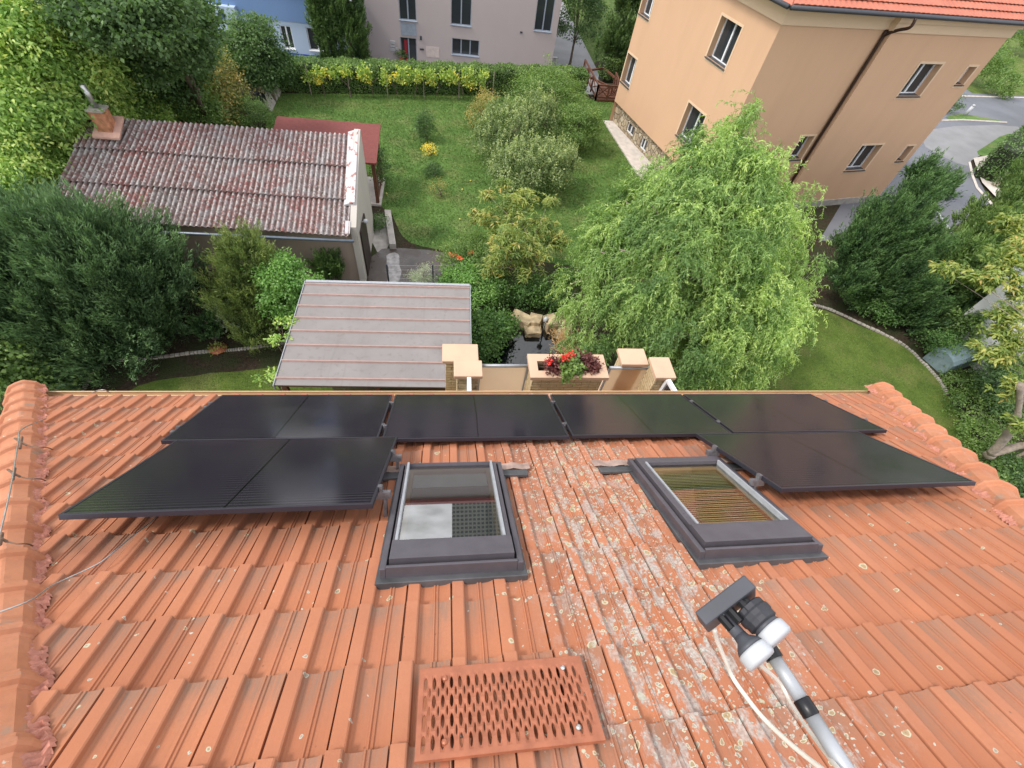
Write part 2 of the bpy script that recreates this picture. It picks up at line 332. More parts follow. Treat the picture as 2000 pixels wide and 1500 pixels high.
lm('darkbroad', (.014,.038,.014), (.032,.075,.027), (.055,.115,.04), (.085,.155,.055))
lm('yellowgreen', (.035,.08,.02), (.07,.15,.032), (.12,.215,.05), (.18,.27,.07), (.24,.29,.085), g=2.15)
lm('midgreen', (.03,.065,.018), (.055,.115,.03), (.09,.165,.042), (.13,.21,.055))
lm('mixed', (.04,.075,.02), (.08,.12,.035), (.14,.16,.05), (.24,.19,.06), (.30,.22,.10))
lm('greygreen', (.03,.06,.022), (.075,.125,.05), (.14,.20,.09), (.25,.32,.16))
lm('peachleaf', (.045,.09,.020), (.085,.145,.03), (.135,.19,.042), (.19,.235,.06), (.26,.21,.065), g=1.8)
lm('vine', (.07,.14,.03), (.15,.25,.05), (.25,.33,.07), (.45,.40,.05), (.55,.42,.04))
lm('fresh', (.03,.09,.02), (.06,.155,.035), (.10,.22,.05), (.15,.28,.075))
lm('hedge', (.022,.055,.014), (.045,.10,.024), (.075,.145,.034), (.11,.19,.045), trans=.15)
lm('yellow', g=1) if 0 else lm('yellow', (.25,.24,.03), (.45,.38,.04), (.6,.48,.06))
lm('ivy', (.015,.045,.014), (.035,.09,.025), (.06,.14,.035), (.10,.19,.05))
lm('silver', (.12,.17,.14), (.2,.26,.22), (.3,.36,.3))
lm('red', (.5,.012,.01), (.65,.02,.015), (.75,.05,.04), trans=.15, g=1)
lm('orange', (.5,.08,.02), (.65,.14,.05), trans=.15)
lm('burgundy', (.05,.014,.018), (.11,.032,.036), (.19,.075,.07), trans=.15, g=1)
lm('reed', (.18,.13,.06), (.30,.22,.11), (.42,.30,.17), trans=.15)
# ---------------------------------------------------------------- foliage helpers
def unit(a): return a/np.maximum(np.linalg.norm(a, axis=-1, keepdims=True), 1e-9)
def leafobj(name, sets, mat, parent=None, kind=None):
    """sets: list of (C, D, N, Ln, Wd, T) numpy arrays; one four-point bent leaf each"""
    C, D, N, Ln, Wd, T = [np.concatenate([np.asarray(s[i], float) for s in sets]) for i in range(6)]
    D = unit(D); S = unit(np.cross(D, N)); N = np.cross(S, D); Ln = Ln[:, None]; Wd = Wd[:, None]
    n = len(C); V = np.empty((n, 4, 3))
    V[:, 0] = C; V[:, 1] = C+D*Ln*.45+S*Wd*.5; V[:, 2] = C+D*Ln-N*Ln*.22; V[:, 3] = C+D*Ln*.45-S*Wd*.5
    me = bpy.data.meshes.new(name); me.vertices.add(n*4); me.vertices.foreach_set('co', V.reshape(-1))
    me.loops.add(n*4); me.loops.foreach_set('vertex_index', np.arange(n*4)); me.polygons.add(n)
    me.polygons.foreach_set('loop_start', np.arange(n)*4); me.polygons.foreach_set('loop_total', np.full(n, 4)); me.update()
    a = me.attributes.new('tint', 'FLOAT', 'POINT'); a.data.foreach_set('value', np.repeat(np.clip(T, 0, 1), 4))
    o = link(name, me, mat, parent)
    if kind: o['kind'] = kind
    return o
def sph(n, zmin=-1.0):
    z = rng.uniform(zmin, 1, n); a = rng.uniform(0, 2*pi, n); r = np.sqrt(1-z*z); return np.stack([r*np.cos(a), r*np.sin(a), z], 1)
def bumpy(D, seed, amp=.15, f=2.3):
    s = np.random.default_rng(seed); o = 0
    for i in range(5):
        k_ = s.normal(0, f*(1+i*.45), 3); o = o+np.sin(D@k_+s.uniform(0, 6))/(1+i*.4)
    return 1+amp*o*.6
def lobes_pts(lobes, n, zmin=-.6, shell=(.82, 1.03), amp=.14, seed=1):
    A = np.array([(l[3]*l[4]+l[4]*l[5]+l[3]*l[5]) for l in lobes]); idx = rng.choice(len(lobes), n*2, p=A/A.sum())
    D = sph(n*2, zmin); P = np.empty((n*2, 3)); Nn = np.empty((n*2, 3))
    Lb = np.array(lobes, float); c = Lb[idx, :3]; r = Lb[idx, 3:6]
    rr = rng.uniform(*shell, n*2)*bumpy(D+c*.3, seed, amp); P = c+D*r*rr[:, None]; Nn = unit(D/r)
    keep = np.ones(n*2, bool)
    for j in range(len(lobes)):
        q = np.linalg.norm((P-Lb[j, :3])/Lb[j, 3:6], axis=1); keep &= ~((q < .72) & (idx != j))
    P = P[keep][:n]; Nn = Nn[keep][:n]; return P, Nn
def broad(lobes, ncl, per, rc, Ln, Wd, droop=0, seed=1, amp=.16, zmin=-.6, tv=.5, shell=(.75, 1.04), upt=.25, curl=.6):
    ks = 5 if ncl > 80 else 1; Pk, Nk = lobes_pts(lobes, max(ncl//ks, 1), zmin, shell, amp, seed); Nn = np.repeat(Nk, ks, 0); P = np.repeat(Pk, ks, 0)
    if ks > 1: P = P+rng.normal(0, 1, P.shape)*rc*np.array([1.15, 1.15, .8])
    m = len(P); base = np.repeat(rng.beta(1.6, 1.8, len(Pk))*tv, ks)+(1-tv)*.5+Nn[:, 2]*.08+rng.normal(0, .07, m); rc = rc*(.8 if ks > 1 else 1)
    off = rng.normal(0, 1, (m, per, 3))*rc*np.array([1, 1, .62]); C = (P[:, None]+off).reshape(-1, 3)
    N = unit(np.repeat(Nn, per, 0)*1.0+off.reshape(-1, 3)/rc*.45+rng.normal(0, curl, (m*per, 3))+np.array([0, 0, upt]))
    D = unit(np.repeat(Nn, per, 0)*.4+off.reshape(-1, 3)/rc*.6+rng.normal(0, .6, (m*per, 3))+np.array([0, 0, -droop]))
    T = np.repeat(base, per)+rng.normal(0, .13, m*per)
    s = rng.uniform(.7, 1.3, m*per); return (C, D, N, Ln*s, Wd*s, T)
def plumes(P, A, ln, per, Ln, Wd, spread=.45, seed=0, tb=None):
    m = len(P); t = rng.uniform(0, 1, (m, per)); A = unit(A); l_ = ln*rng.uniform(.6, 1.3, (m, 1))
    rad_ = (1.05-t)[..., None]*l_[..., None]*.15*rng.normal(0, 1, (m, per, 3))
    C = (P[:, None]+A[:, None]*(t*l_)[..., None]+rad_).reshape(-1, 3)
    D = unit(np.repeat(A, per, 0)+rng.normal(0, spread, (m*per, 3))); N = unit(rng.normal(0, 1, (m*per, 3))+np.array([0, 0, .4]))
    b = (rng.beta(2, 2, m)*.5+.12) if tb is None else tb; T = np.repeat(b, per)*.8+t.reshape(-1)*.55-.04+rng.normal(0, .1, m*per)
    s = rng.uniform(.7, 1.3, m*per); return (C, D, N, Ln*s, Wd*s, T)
def limbs(base, top, ends, r0, n=10, wob=.12):
    mb = MB(); b = np.array(base, float); t = np.array(top, float); pts = []; rs = []
    for i in range(6):
        f = i/5; pts.append(tuple(b+(t-b)*f+rng.normal(0, wob*.4, 3)*(0 < i < 5))); rs.append(r0*(1-.55*f)*(1.25 if i == 0 else 1))
    mb.tube(pts, rs, 9)
    for e in ends:
        f = rng.uniform(.35, 1); s = b+(t-b)*f; e = np.array(e, float); mid = s*.5+e*.5+np.array([0, 0, .12*np.linalg.norm(e-s)])+rng.normal(0, wob, 3)
        q = [s, s*.6+mid*.4+rng.normal(0, wob*.3, 3), mid, mid*.4+e*.6+rng.normal(0, wob*.4, 3), e]
        r = r0*(1-.6*f)*.55; mb.tube([tuple(p) for p in q], [r, r*.8, r*.6, r*.4, r*.15], 6)
    return mb
def bushy(name, label, cat, lobes, mat, ncl, per, rc, Ln, Wd, group=None, trunk=.08, bark='bark', ground=0, **kw):
    L0 = lobes[0]; o = thing(name, label, cat, (L0[0], L0[1], ground), group)
    leafobj('foliage' if cat != 'tree' else 'crown', [broad(lobes, ncl, per, rc, Ln, Wd, **kw)], LM[mat], o)
    P, _ = lobes_pts(lobes, 9, 0, (.5, .8)); 
    limbs((L0[0], L0[1], ground-.05), (L0[0]+.1, L0[1], ground+(L0[2]-ground)*.8), list(P), trunk).build('trunk' if cat == 'tree' else 'stem', M[bark], o, True)
    return o
# ================================================================ GROUND
def sm(a, b, x): t = np.clip((x-a)/(b-a), 0, 1); return t*t*(3-2*t)
def gz(x, y):
    low = -1.0*(1-sm(14.25, 14.4, y))*(1-sm(-3.6, -3.3, x))
    back = -1.2*sm(34.9, 37.5, y)*(1-sm(12.5, 16, x))
    return low+back
xs = np.unique(np.concatenate([np.linspace(-400, -40, 8), np.linspace(-40, 60, 161), np.linspace(60, 400, 8), [-3.6, -3.5, -3.4, -3.3]]))
ys = np.unique(np.concatenate([np.linspace(-400, -20, 8), np.linspace(-20, 80, 161), np.linspace(80, 400, 8), [14.25, 14.3, 14.35, 14.4]]))
X, Y = np.meshgrid(xs, ys); Z = gz(X, Y); nx, ny = len(xs), len(ys)
me = bpy.data.meshes.new('ground'); me.from_pydata(np.stack([X.ravel(), Y.ravel(), Z.ravel()], 1).tolist(), [], [(j*nx+i, j*nx+i+1, (j+1)*nx+i+1, (j+1)*nx+i) for j in range(ny-1) for i in range(nx-1)])
tag(link('ground', me, M['soil']), kind='structure')
back_lawn = smoothpoly([(-10.6,30.6),(-9.4,26),(-8.6,20),(-3.4,20.0),(-2.35,19.2),(-2.0,17.0),(.6,16.5),(4,16.2),(12,14.5),(13.2,19.5),(10.4,31.2),(12.2,34.0),(9.2,34.2),(2.9,33.3),(-9.6,30.8)], 2, .05)
sheet('back_lawn', back_lawn, .005, M['grass'])
sheet('left_lawn', smoothpoly([(-11.0,8.0),(-10.6,10.0),(-8.3,10.55),(-6.9,10.7),(-5.5,11.05),(-3.9,11.3),(-3.8,3),(-11.8,3)], 2, .02), -.994, M['grass2'])
sheet('right_lawn', smoothpoly([(16.1,14.0),(17.8,12.7),(19.3,11.6),(19.9,10.2),(19.6,8.9),(19.1,6.8),(18.75,4.8),(18.6,-6),(4,-6),(4.2,6),(6,9),(9,13)], 2, .03), .005, M['grass2'])
road = [G(1600,470), G(1840,480), G(1868,440), G(1935,395), G(1898,325), G(1895,310), G(2120,205), (90,60,0), (85,110,0), (30,90,0), (20,34,0), (26,26,0)]
sheet('road', [(p[0], p[1]) for p in road], .006, M['asphalt'])
sheet('driveway', smoothpoly([G(1800,272), G(1820,248), G(1985,243), G(1998,262), G(1895,312), G(1888,328), G(1810,292)], 1), .011, M['pave'])
sheet('pavement', [G(*p)[:2] for p in ((1898,312),(1905,335),(1915,360),(1945,392),(1956,384),(1950,358),(1950,330),(1935,305))], .13, M['slab'])
for nm, pts, z in (('kerb', ((1893,318),(1899,345),(1908,368),(1936,400)), .1), ('kerb', ((1840,236),(1880,235),(1965,240)), .1), ('kerb', ((1860,188),(1930,190),(2010,192)), .1)):
    mb = MB(); mb.tube([(G(*p)[0], G(*p)[1], z-.07) for p in pts], .08, 4); tag(mb.build(nm, M['slab']), kind='structure')
tag(sheet('verge', smoothpoly([G(*p)[:2] for p in ((1838,232),(1870,222),(1900,226),(1975,240),(1900,237))], 1), .02, M['grass']), kind='structure')
sheet('far_verge', smoothpoly([G(*p)[:2] for p in ((1868,180),(1990,188),(2100,190),(2100,100),(1990,60),(1930,80),(1890,130))], 1), .012, M['grass2'])
sheet('verge', smoothpoly([G(*p)[:2] for p in ((1902,300),(1925,285),(1960,262),(1990,262),(1970,310),(1935,310))], 1), .02, M['grass'])
sheet('road_marking', [(G(1827,412)[0], G(1827,412)[1]), (G(1831,411)[0], G(1831,411)[1]), (G(1864,458)[0], G(1864,458)[1]), (G(1860,459)[0], G(1860,459)[1])], .012, M['white'])
sheet('forecourt', [(-8,37.6),(10.5,38.2),(13,38.2),(16,60),(30,90),(-30,90),(-30,37.6)], -1.19, M['pave'])
sheet('concrete_path', smoothpoly([(-3.18,14.0),(.9,13.6),(1.2,16.2),(-1.5,16.75),(-3.18,16.5)], 1, .03), .012, M['wet'])
M['painted_glint'] = simple('pale_glint_strip', (.27,.25,.24), .2, var=.5, scale=4)  # pale colour stands in for the sky glint on the wet path
sheet('painted_glint', smoothpoly([G(*p)[:2] for p in ((757,496),(776,494),(781,500),(777,508),(782,522),(777,556),(758,556),(756,540),(761,525),(755,512))], 1, .03), .018, M['painted_glint'])
mb = MB(); q = [G(1178,238), G(1196,238), G(1245,312), G(1225,312)]; mb.prism([(q[0][0],q[0][1]),(q[1][0]+.6,q[1][1]),(12.9,20.3),(11.0,20.6)], .0, .09); tag(mb.build('walkway', M['slab']), kind='structure')
sheet('gravel_bed', smoothpoly([G(*p)[:2] for p in ((724,420),(758,425),(762,492),(728,492))], 1), .009, M['concrete'])
# sunken pond
sheet('pond_water', smoothpoly([(1.2,9.2),(1.5,10.9),(2.3,11.75),(3.4,12.0),(4.4,11.6),(5.0,10.6),(4.8,9.0),(3.0,8.4)], 2), .02, M['water'])
# grass blades scattered over the lawns (uncountable)
def inpoly(P, poly):
    x, y = P[:, 0], P[:, 1]; c = np.zeros(len(P), bool); n = len(poly)
    for i in range(n):
        x1, y1 = poly[i]; x2, y2 = poly[(i+1) % n]
        with np.errstate(divide='ignore', invalid='ignore'): c ^= ((y1 > y) != (y2 > y)) & (x < (x2-x1)*(y-y1)/(y2-y1+1e-12)+x1)
    return c
def blades(name, poly, z, n, box, ln=.07):
    P = np.stack([rng.uniform(box[0], box[1], n), rng.uniform(box[2], box[3], n)], 1); P = P[inpoly(P, poly)]; m = len(P)
    C = np.column_stack([P, np.full(m, z)]); D = unit(rng.normal(0, 1, (m, 3))*[1, 1, .1]+[0, 0, .8]); N = unit(rng.normal(0, 1, (m, 3))*[1, 1, .2]+[0,0,.3])
    T = .35+.25*np.sin(P[:, 0]*1.3+np.sin(P[:, 1]*.9)*2)*np.sin(P[:, 1]*1.1+1)+rng.normal(0, .2, m)
    tag(leafobj(name, [(C, D, N, ln*rng.uniform(.5, 1.4, m), ln*.35*np.ones(m), T)], M['grassblade']), 'short grass of the lawn', 'grass', kind='stuff')
blades('grass', back_lawn, .0, 150000, (-10, 13, 14, 34.5), .085)
blades('grass', [(4.2,4),(19,4),(19.3,8.9),(19.3,11.2),(16.1,13.9),(9,13),(6,9)], .0, 60000, (4, 20, 3.5, 14), .05)
blades('grass', [(-10.8,8),(-10.4,9.8),(-8.3,10.4),(-5.5,10.9),(-4,11.1),(-3.8,5),(-11.6,5)], -1.0, 26000, (-12, -3.8, 4, 11.3), .055)
# ================================================================ THE HOUSE UNDER THE CAMERA
UL, UR, VE, VA = -2.35*HR, 3.17*HR, 2.745*HR, -1.41*HR     # eave corners, eave, apex in roof plane metres
UA = .69*HR; SLL = (UA-UL)/(VE-VA); SLR = (UR-UA)/(VE-VA)
APEX = np.array(Rf(UA, VA)); EL = np.array(Rf(UL, VE)); ER = np.array(Rf(UR, VE)); BL = EL.copy(); BR = ER.copy(); BL[1] = BR[1] = 2*APEX[1]-EL[1]
house = thing('house', 'villa roof of orange clay tiles seen from above with anthracite roof windows', 'house', (float(APEX[0]), float(APEX[1]), 0))
PROF = [(0,0),(.003,27),(.014,31),(.245,31),(.272,27),(.295,7),(.33,2),(.43,0),(.54,2),(.578,5),(.592,12),(.618,14),(.636,8),(.650,8),(.664,14),(.690,13),(.706,7),(.78,8),(.88,13),(.965,23),(.970,0),(1.0,0)]
def tileface(name, Pm, u0, u1, nu, v0, v1, nv, phase, clip, mat, vis=None):
    """Pm(u, v, h) -> world; courses run along u, tiles lap down v"""
    co = []; fc = []; A = {a: [] for a in ('pu', 'pv', 'tu', 'tv', 'rnd')}; W = (u1-u0)/nu; C_ = (v1-v0)/nv; np_ = len(PROF)
    for j in range(nv):
        for i in range(nu):
            uc = u0+(i+.5)*W; vc = v0+(j+.5)*C_
            if not clip(uc, vc): continue
            if vis and not vis(uc, vc): continue
            ju, jv, jh, jr, rr = random.gauss(0, .0016), random.gauss(0, .0035), random.gauss(0, .0012), random.gauss(0, .006), random.random()
            b = len(co)
            for r, (vv, hh) in enumerate(((-.05, -.004), (.5, .011), (.93, .0235), (1.0, .026), (1.004, .003))):
                for x, h in PROF:
                    u = u0+(i+x)*W+ju+jr*(vv-.5)*C_; v = v0+(j+vv)*C_+jv
                    co.append(Pm(u, v, hh+(h/1000 if r < 4 else min(h, 8)/1000-.006)+jh)); A['pu'].append(u); A['pv'].append(v); A['tu'].append(x); A['tv'].append(min(max(vv, 0), 1)); A['rnd'].append(rr)
            for r in range(4):
                for x in range(np_-1): fc.append((b+r*np_+x, b+(r+1)*np_+x, b+(r+1)*np_+x+1, b+r*np_+x+1))
    me = bpy.data.meshes.new(name); me.from_pydata(co, [], fc); me.update()
    for a, v in A.items(): at = me.attributes.new(a, 'FLOAT', 'POINT'); at.data.foreach_set('value', v)
    return me
def cut(me, co, no):
    bm = bmesh.new(); bm.from_mesh(me); bmesh.ops.bisect_plane(bm, geom=bm.verts[:]+bm.edges[:]+bm.faces[:], plane_co=co, plane_no=no, clear_outer=True); bm.to_mesh(me); bm.free()
TW = .1235*HR; NU = int((UR-UL)/TW)+3; PH = -.85*HR-40*TW
U0 = PH+math.floor((UL-PH)/TW)*TW-TW
CP = .1835*HR; V0 = .8225*HR-14*CP; NV = int((VE-V0)/CP+.2)
M['tileface'] = M['tile']
def inhips(u, v): return UA-(v-VA)*SLL-.35 < u < UA+(v-VA)*SLR+.35 and v > VA-.3
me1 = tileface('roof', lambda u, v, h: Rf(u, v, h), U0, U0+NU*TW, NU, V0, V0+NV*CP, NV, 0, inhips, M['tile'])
def hipnormal(Pc, sgn):   # vertical plane through apex and eave corner; normal points out of the front face
    d = Pc-APEX; n = np.array([d[1], -d[0], 0]); n /= np.linalg.norm(n); return n*sgn
cut(me1, EL, tuple(-hipnormal(EL, 1) if hipnormal(EL, 1)[0] > 0 else hipnormal(EL, 1)))
nR = hipnormal(ER, 1); nR = nR if nR[0] > 0 else -nR; cut(me1, ER, tuple(nR))
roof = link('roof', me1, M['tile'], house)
# the side and back faces of the hipped roof
def sideface(Ca, Cb, keep):
    mid = (Ca+Cb)/2; ud = unit(Cb-Ca); vd = (mid-APEX); vd = vd-ud*(vd@ud); ln = np.linalg.norm(vd); vd /= ln; nn = np.cross(ud, vd); nn = nn if nn[2] > 0 else -nn
    half = np.linalg.norm(Cb-Ca)/2; nu = int(2*half/TW)+1
    f = lambda u, v, h: tuple(APEX+ud*u+vd*v+nn*h)
    nv_ = int(ln/CP); me = tileface('roof_side', f, -nu*TW/2, nu*TW/2, nu, ln-nv_*CP, ln, nv_, 0, lambda u, v: abs(u) < v*half/ln+.3, M['tile'], keep)
    return me, ud
mL, _ = sideface(BL, EL, lambda u, v: u > -1.0)
nn_ = hipnormal(EL, 1); nn_ = nn_ if nn_[0] > 0 else -nn_; cut(mL, EL, tuple(nn_)); link('side_roof', mL, M['tile'], house)
mR, _ = sideface(ER, BR, None); nn_ = hipnormal(ER, 1); nn_ = -nn_ if nn_[0] > 0 else nn_; cut(mR, ER, tuple(nn_)); link('side_roof', mR, M['tile'], house)
mb = MB(); z_ = -.05
mb.quad(tuple(APEX+[0,0,z_]), tuple(EL+[0,0,z_]), tuple(ER+[0,0,z_])); mb.quad(tuple(APEX+[0,0,z_]), tuple(BL+[0,0,z_]), tuple(EL+[0,0,z_])); mb.quad(tuple(APEX+[0,0,z_]), tuple(ER+[0,0,z_]), tuple(BR+[0,0,z_])); mb.quad(tuple(APEX+[0,0,z_]), tuple(BR+[0,0,z_]), tuple(BL+[0,0,z_]))
mb.quad(tuple(EL+[0,0,z_]), tuple(BL+[0,0,z_]), tuple(BR+[0,0,z_]), tuple(ER+[0,0,z_])); mb.build('roof_underlay', M['redroof'], house)
mb = MB(); wx0, wx1, wy0, wy1 = EL[0]+.55, ER[0]-.55, BL[1]+.55, EL[1]-.55
mb.box(wx0, wx1, wy0, wy1, -1.2, float(EL[2])-.08); mb.build('wall', M['housewall'], house)
# gutters along the front eave
mb = MB(); gy = float(EL[1])+.02; gz_ = float(EL[2])-.075; ring = [(gy+.055*cos(a), gz_+.055*sin(a)) for a in np.linspace(0, -pi, 9)]
ring2 = [(y*.0+gy+(y-gy)*.88, gz_+(z-gz_)*.88) for y, z in reversed(ring)]; rg = ring+ring2; x0, x1 = float(EL[0])+.02, float(ER[0])-.02
mb.add([(x0, y, z) for y, z in rg]+[(x1, y, z) for y, z in rg], [(i, i+1, len(rg)+i+1, len(rg)+i) for i in range(len(rg)-1)]); mb.tube([(x0, gy+.055, gz_+.006), (x1, gy+.055, gz_+.006)], .0085, 6)
M['gutter'] = simple('peach_gutter', (.60,.40,.22), .4, .2, var=.08); mb.build('gutter', M['gutter'], house)
# hip ridge tiles: angular caps with a flared collar at each lap
def hipcaps(Pc, nm):
    d = Pc-APEX; ln = np.linalg.norm(d); d = d/ln; side = unit(np.cross(d, [0, 0, 1])); up = np.cross(side, d); up = up if up[2] > 0 else -up
    co = []; fc = []; prof = [(-.128,-.055),(-.124,-.01),(-.112,.030),(-.060,.078),(-.048,.084),(.0,.089),(.048,.084),(.060,.078),(.112,.030),(.124,-.01),(.128,-.055)]
    step = .335; n = int(ln/step); L0 = ln-n*step+.06
    for i in range(-1, n):
        s0 = L0+i*step
        if s0 < .1: continue
        jt = random.gauss(0, .004); js = random.gauss(0, .004)
        secs = [(-.04, .93, 0), (0, .95, 0), (.20, .99, .005), (.255, 1.0, .008), (.268, 1.06, .012), (.274, 1.20, .050), (.284, 1.27, .064), (.300, 1.27, .064), (.310, 1.15, .036), (.318, 1.09, .020), (.345, 1.12, .022), (.352, 1.11, .016), (.354, .98, .0)]
        b = len(co)
        for s, k_, hh in secs:
            for x, z in prof: co.append(tuple(APEX+d*(s0+s)+side*(x*k_+js)+up*(z*k_+.02+hh*.3+jt)))
        for r in range(len(secs)-1):
            for x in range(len(prof)-1): a = b+r*len(prof)+x; fc.append((a, a+1, a+1+len(prof), a+len(prof)))
    mb = MB(); mb.add(co, fc); o = mb.build(nm, M['clay'], house, False)
    # crumpled flashing roll showing beside the caps
    co = []; fc = []; m_ = int(ln/.012)
    for i in range(m_):
        s = i*.012+.2; a = .05*(.5+.5*sin(s*2*pi/.335*1.0+1))
        for q_, (x, z) in enumerate(((.10,.0),(.125,-.03),(.14,-.05),(.158,-.055),(.165,-.07))):
            j = .010*sin(s*210+q_)*(q_ > 0)+.006*sin(s*97+q_*2)
            for sg in (1,):
                co.append((s, x+.006*sin(s*33)+(.012*sin(s*19) if q_ > 2 else 0), z+j))
    for sg in (-1, 1):
        C2 = [tuple(APEX+d*s+side*x*sg+up*(z+.03)) for s, x, z in co]
        F2 = [(i*5+j, i*5+j+1, (i+1)*5+j+1, (i+1)*5+j) for i in range(m_-1) for j in range(4)]
        mr = MB(); mr.add(C2, F2); mr.build('flashing_strip', M['roll'], house)
    return o
hipcaps(EL, 'hip_ridge'); hipcaps(ER, 'hip_ridge')
# ---------------------------------------------------------------- roof windows
def uvrect(pts, h):
    q = [RP(*p, h) for p in pts]; return (q[0][0]+q[3][0])/2, (q[1][0]+q[2][0])/2, (q[2][1]+q[3][1])/2, (q[0][1]+q[1][1])/2   # u0,u1,vnear,vfar
M['lead'] = simple('tan_lead_apron', (.36,.25,.21), .6, .1, var=.3, scale=9); M['roomdark'] = simple('dark_room', (.05,.048,.044), .8)
def skylight(label, outer, glass, flashu, wing, blind):
    H1, H2 = .115, .150
    root = bpy.data.objects.new('skylight', None); COL.objects.link(root); root.parent = house
    u0, u1, v0, v1 = outer; cx = Rf((u0+u1)/2, (v0+v1)/2, 0); root.location = Vector(cx)-house.location; root['label'] = label
    g0, g1, h0, h1 = glass; fu0, fu1 = flashu
    # flashing apron over the tiles
    mb = MB(); mb.rbox(u0-.022, u1+.022, v0-.04, v1-.02, .005, .054)
    mb.rbox(wing[0]+.03, u0+.01, v1-.13, v1-.035, .04, .064); mb.rbox(u1-.01, wing[1]-.03, v1-.13, v1-.035, .04, .064)
    mb.build('flashing', M['flash'], root, bevel=.004)
    mb = MB()
    for qa, qb in ((wing[0], wing[1]),):
        nq = 26
        for i in range(nq): ua, ub = qa+(qb-qa)*i/nq, qa+(qb-qa)*(i+1)/nq; ha, hb = .066+.008*sin(i*1.7), .066+.008*sin((i+1)*1.7); mb.quad(Rf(ua,v1-.045,ha+.004), Rf(ub,v1-.045,hb+.004), Rf(ub,v1+.075,hb-.006), Rf(ua,v1+.075,ha-.006))
    mb.build('lead_apron', M['lead'], root)
    mb = MB()   # side channels and lower tray
    mb.rbox(u0, u0+.035, v0, v1, .04, H1); mb.rbox(u1-.035, u1, v0, v1, .04, H1); mb.rbox(u0+.035, u1-.035, v0, v0+.02, .04, H1+.012); mb.rbox(u0+.035, u1-.035, v1-.03, v1, .04, H1)
    mb.build('outer_frame', M['frame'], root, bevel=.004)
    mb = MB()   # sash cladding with the wider hood at the upslope end
    mb.rbox(u0+.05, u1-.05, v0+.045, h0, .05, H2); mb.rbox(u0+.05, g0-.022, h0, v1-.035, .05, H2-.012); mb.rbox(g1+.022, u1-.05, h0, v1-.035, .05, H2-.012); mb.rbox(g0-.022, g1+.022, h1+.012, v1-.035, .05, H2-.012)
    for q in (.16, .5, .85):
        for uu in ((u0+.05+g0-.022)/2, (u1-.05+g1+.022)/2): mb.tube([Rf(uu, h0+(h1-h0)*q, H2-.014), Rf(uu, h0+(h1-h0)*q, H2-.008)], .006, 8)
    mb.build('sash', M['frame'], root, bevel=.005)
    for xa, xb in ((g0-.02, g0-.004), (g1+.004, g1+.02)): mb = MB(); mb.rbox(xa, xb, h0+.004, h1+.008, .06, H2-.002); mb.build('side_trim', M['alu'], root)
    mb = MB(); mb.quad(Rf(g0-.004,h0,.108),Rf(g1+.004,h0,.108),Rf(g1+.004,h1+.012,.108),Rf(g0-.004,h1+.012,.108)); mb.build('glass', M['skyglass2' if blind else 'skyglass'], root)
    # room side: timber lining, dark plate coloured as the unlit room, and a slatted blind behind the right one
    mb = MB(); mb.rbox(g0-.004, g0+.03, h0, h1, -.02, .09); mb.rbox(g1-.03, g1+.004, h0, h1, -.02, .09); mb.rbox(g0+.03, g1-.03, h1-.05, h1+.01, -.02, .09); mb.build('timber_lining', M['lining'], root); mb = MB(); mb.rbox(g0-.01, g1+.01, h0-.01, h1+.01, -.035, -.02); mb.build('unlit_room_plate', M['roomdark'], root)
    if blind:
        mb = MB(); n = 34; dv = (h1-h0-.07)/33
        for i in range(n):
            v = h0+.02+dv*i; mb.hexa([Rf(g0+.03,v+dv*.36,.060),Rf(g1-.03,v+dv*.36,.060),Rf(g1-.03,v-dv*.36,.066),Rf(g0+.03,v-dv*.36,.066),Rf(g0+.03,v+dv*.36,.062),Rf(g1-.03,v+dv*.36,.062),Rf(g1-.03,v-dv*.36,.068),Rf(g0+.03,v-dv*.36,.068)])
        mb.build('slatted_blind', M['slat'], root)
        mb = MB()
        for uu in (g0+.09, (g0+g1)/2+.02): mb.tube([Rf(uu, h0+.02, .078), Rf(uu, h1-.05, .078)], .0012, 5)
        mb.build('blind_cord', M['white'], root)
    else:
        mb = MB(); mb.rbox(g0+.03, g1-.03, h1-.24, h1-.05, .050, .062); mb.build('roller_blind', M['blindgrey'], root)
    return root
def tglass(name, c, rough=0.0, rf=4.0):
    k = NM(name, rough); tr = k.n('BsdfTransparent'); gl = k.n('BsdfGlossy'); gl.inputs['Roughness'].default_value = .015; gl.inputs[0].default_value = (1, 1, 1, 1); tr.inputs[0].default_value = (*c, 1)
    fr = k.n('Fresnel'); fr.inputs[0].default_value = 1.5; f2 = k.math('MULTIPLY_ADD', fr.outputs[0], rf, .03); ms = k.n('MixShader'); k.l(f2, ms.inputs[0]); k.l(tr.outputs[0], ms.inputs[1]); k.l(gl.outputs[0], ms.inputs[2])
    k.l(ms.outputs[0], k.t.nodes['Material Output'].inputs[0]); return k.m
M['skyglass'] = tglass('roof_window_glass', (.55,.58,.57)); M['skyglass2'] = tglass('roof_window_glass_clear', (.95,.96,.88), rf=1.9)
M['lining'] = simple('pine_lining', (.36,.24,.11), .6); M['slat'] = simple('olive_slat', (.52,.54,.24), .45, .05); M['blindgrey'] = simple('grey_blind', (.42,.44,.44), .6)
k_ = lambda U, h: U*(HR-h)
def SK(outer, glass, flu, wing, h=.12):
    f = HR-h; fo = HR-.05; return tuple(x*f for x in outer), tuple(x*(HR-.108) for x in glass), tuple(x*fo for x in flu), tuple(x*fo for x in wing)
a = SK((-.205,.245,1.172,1.835), (-.158,.188,1.278,1.80), (-.24,.285), (-.29,.365)); skylight('left roof window reflecting clouds', *a, False)
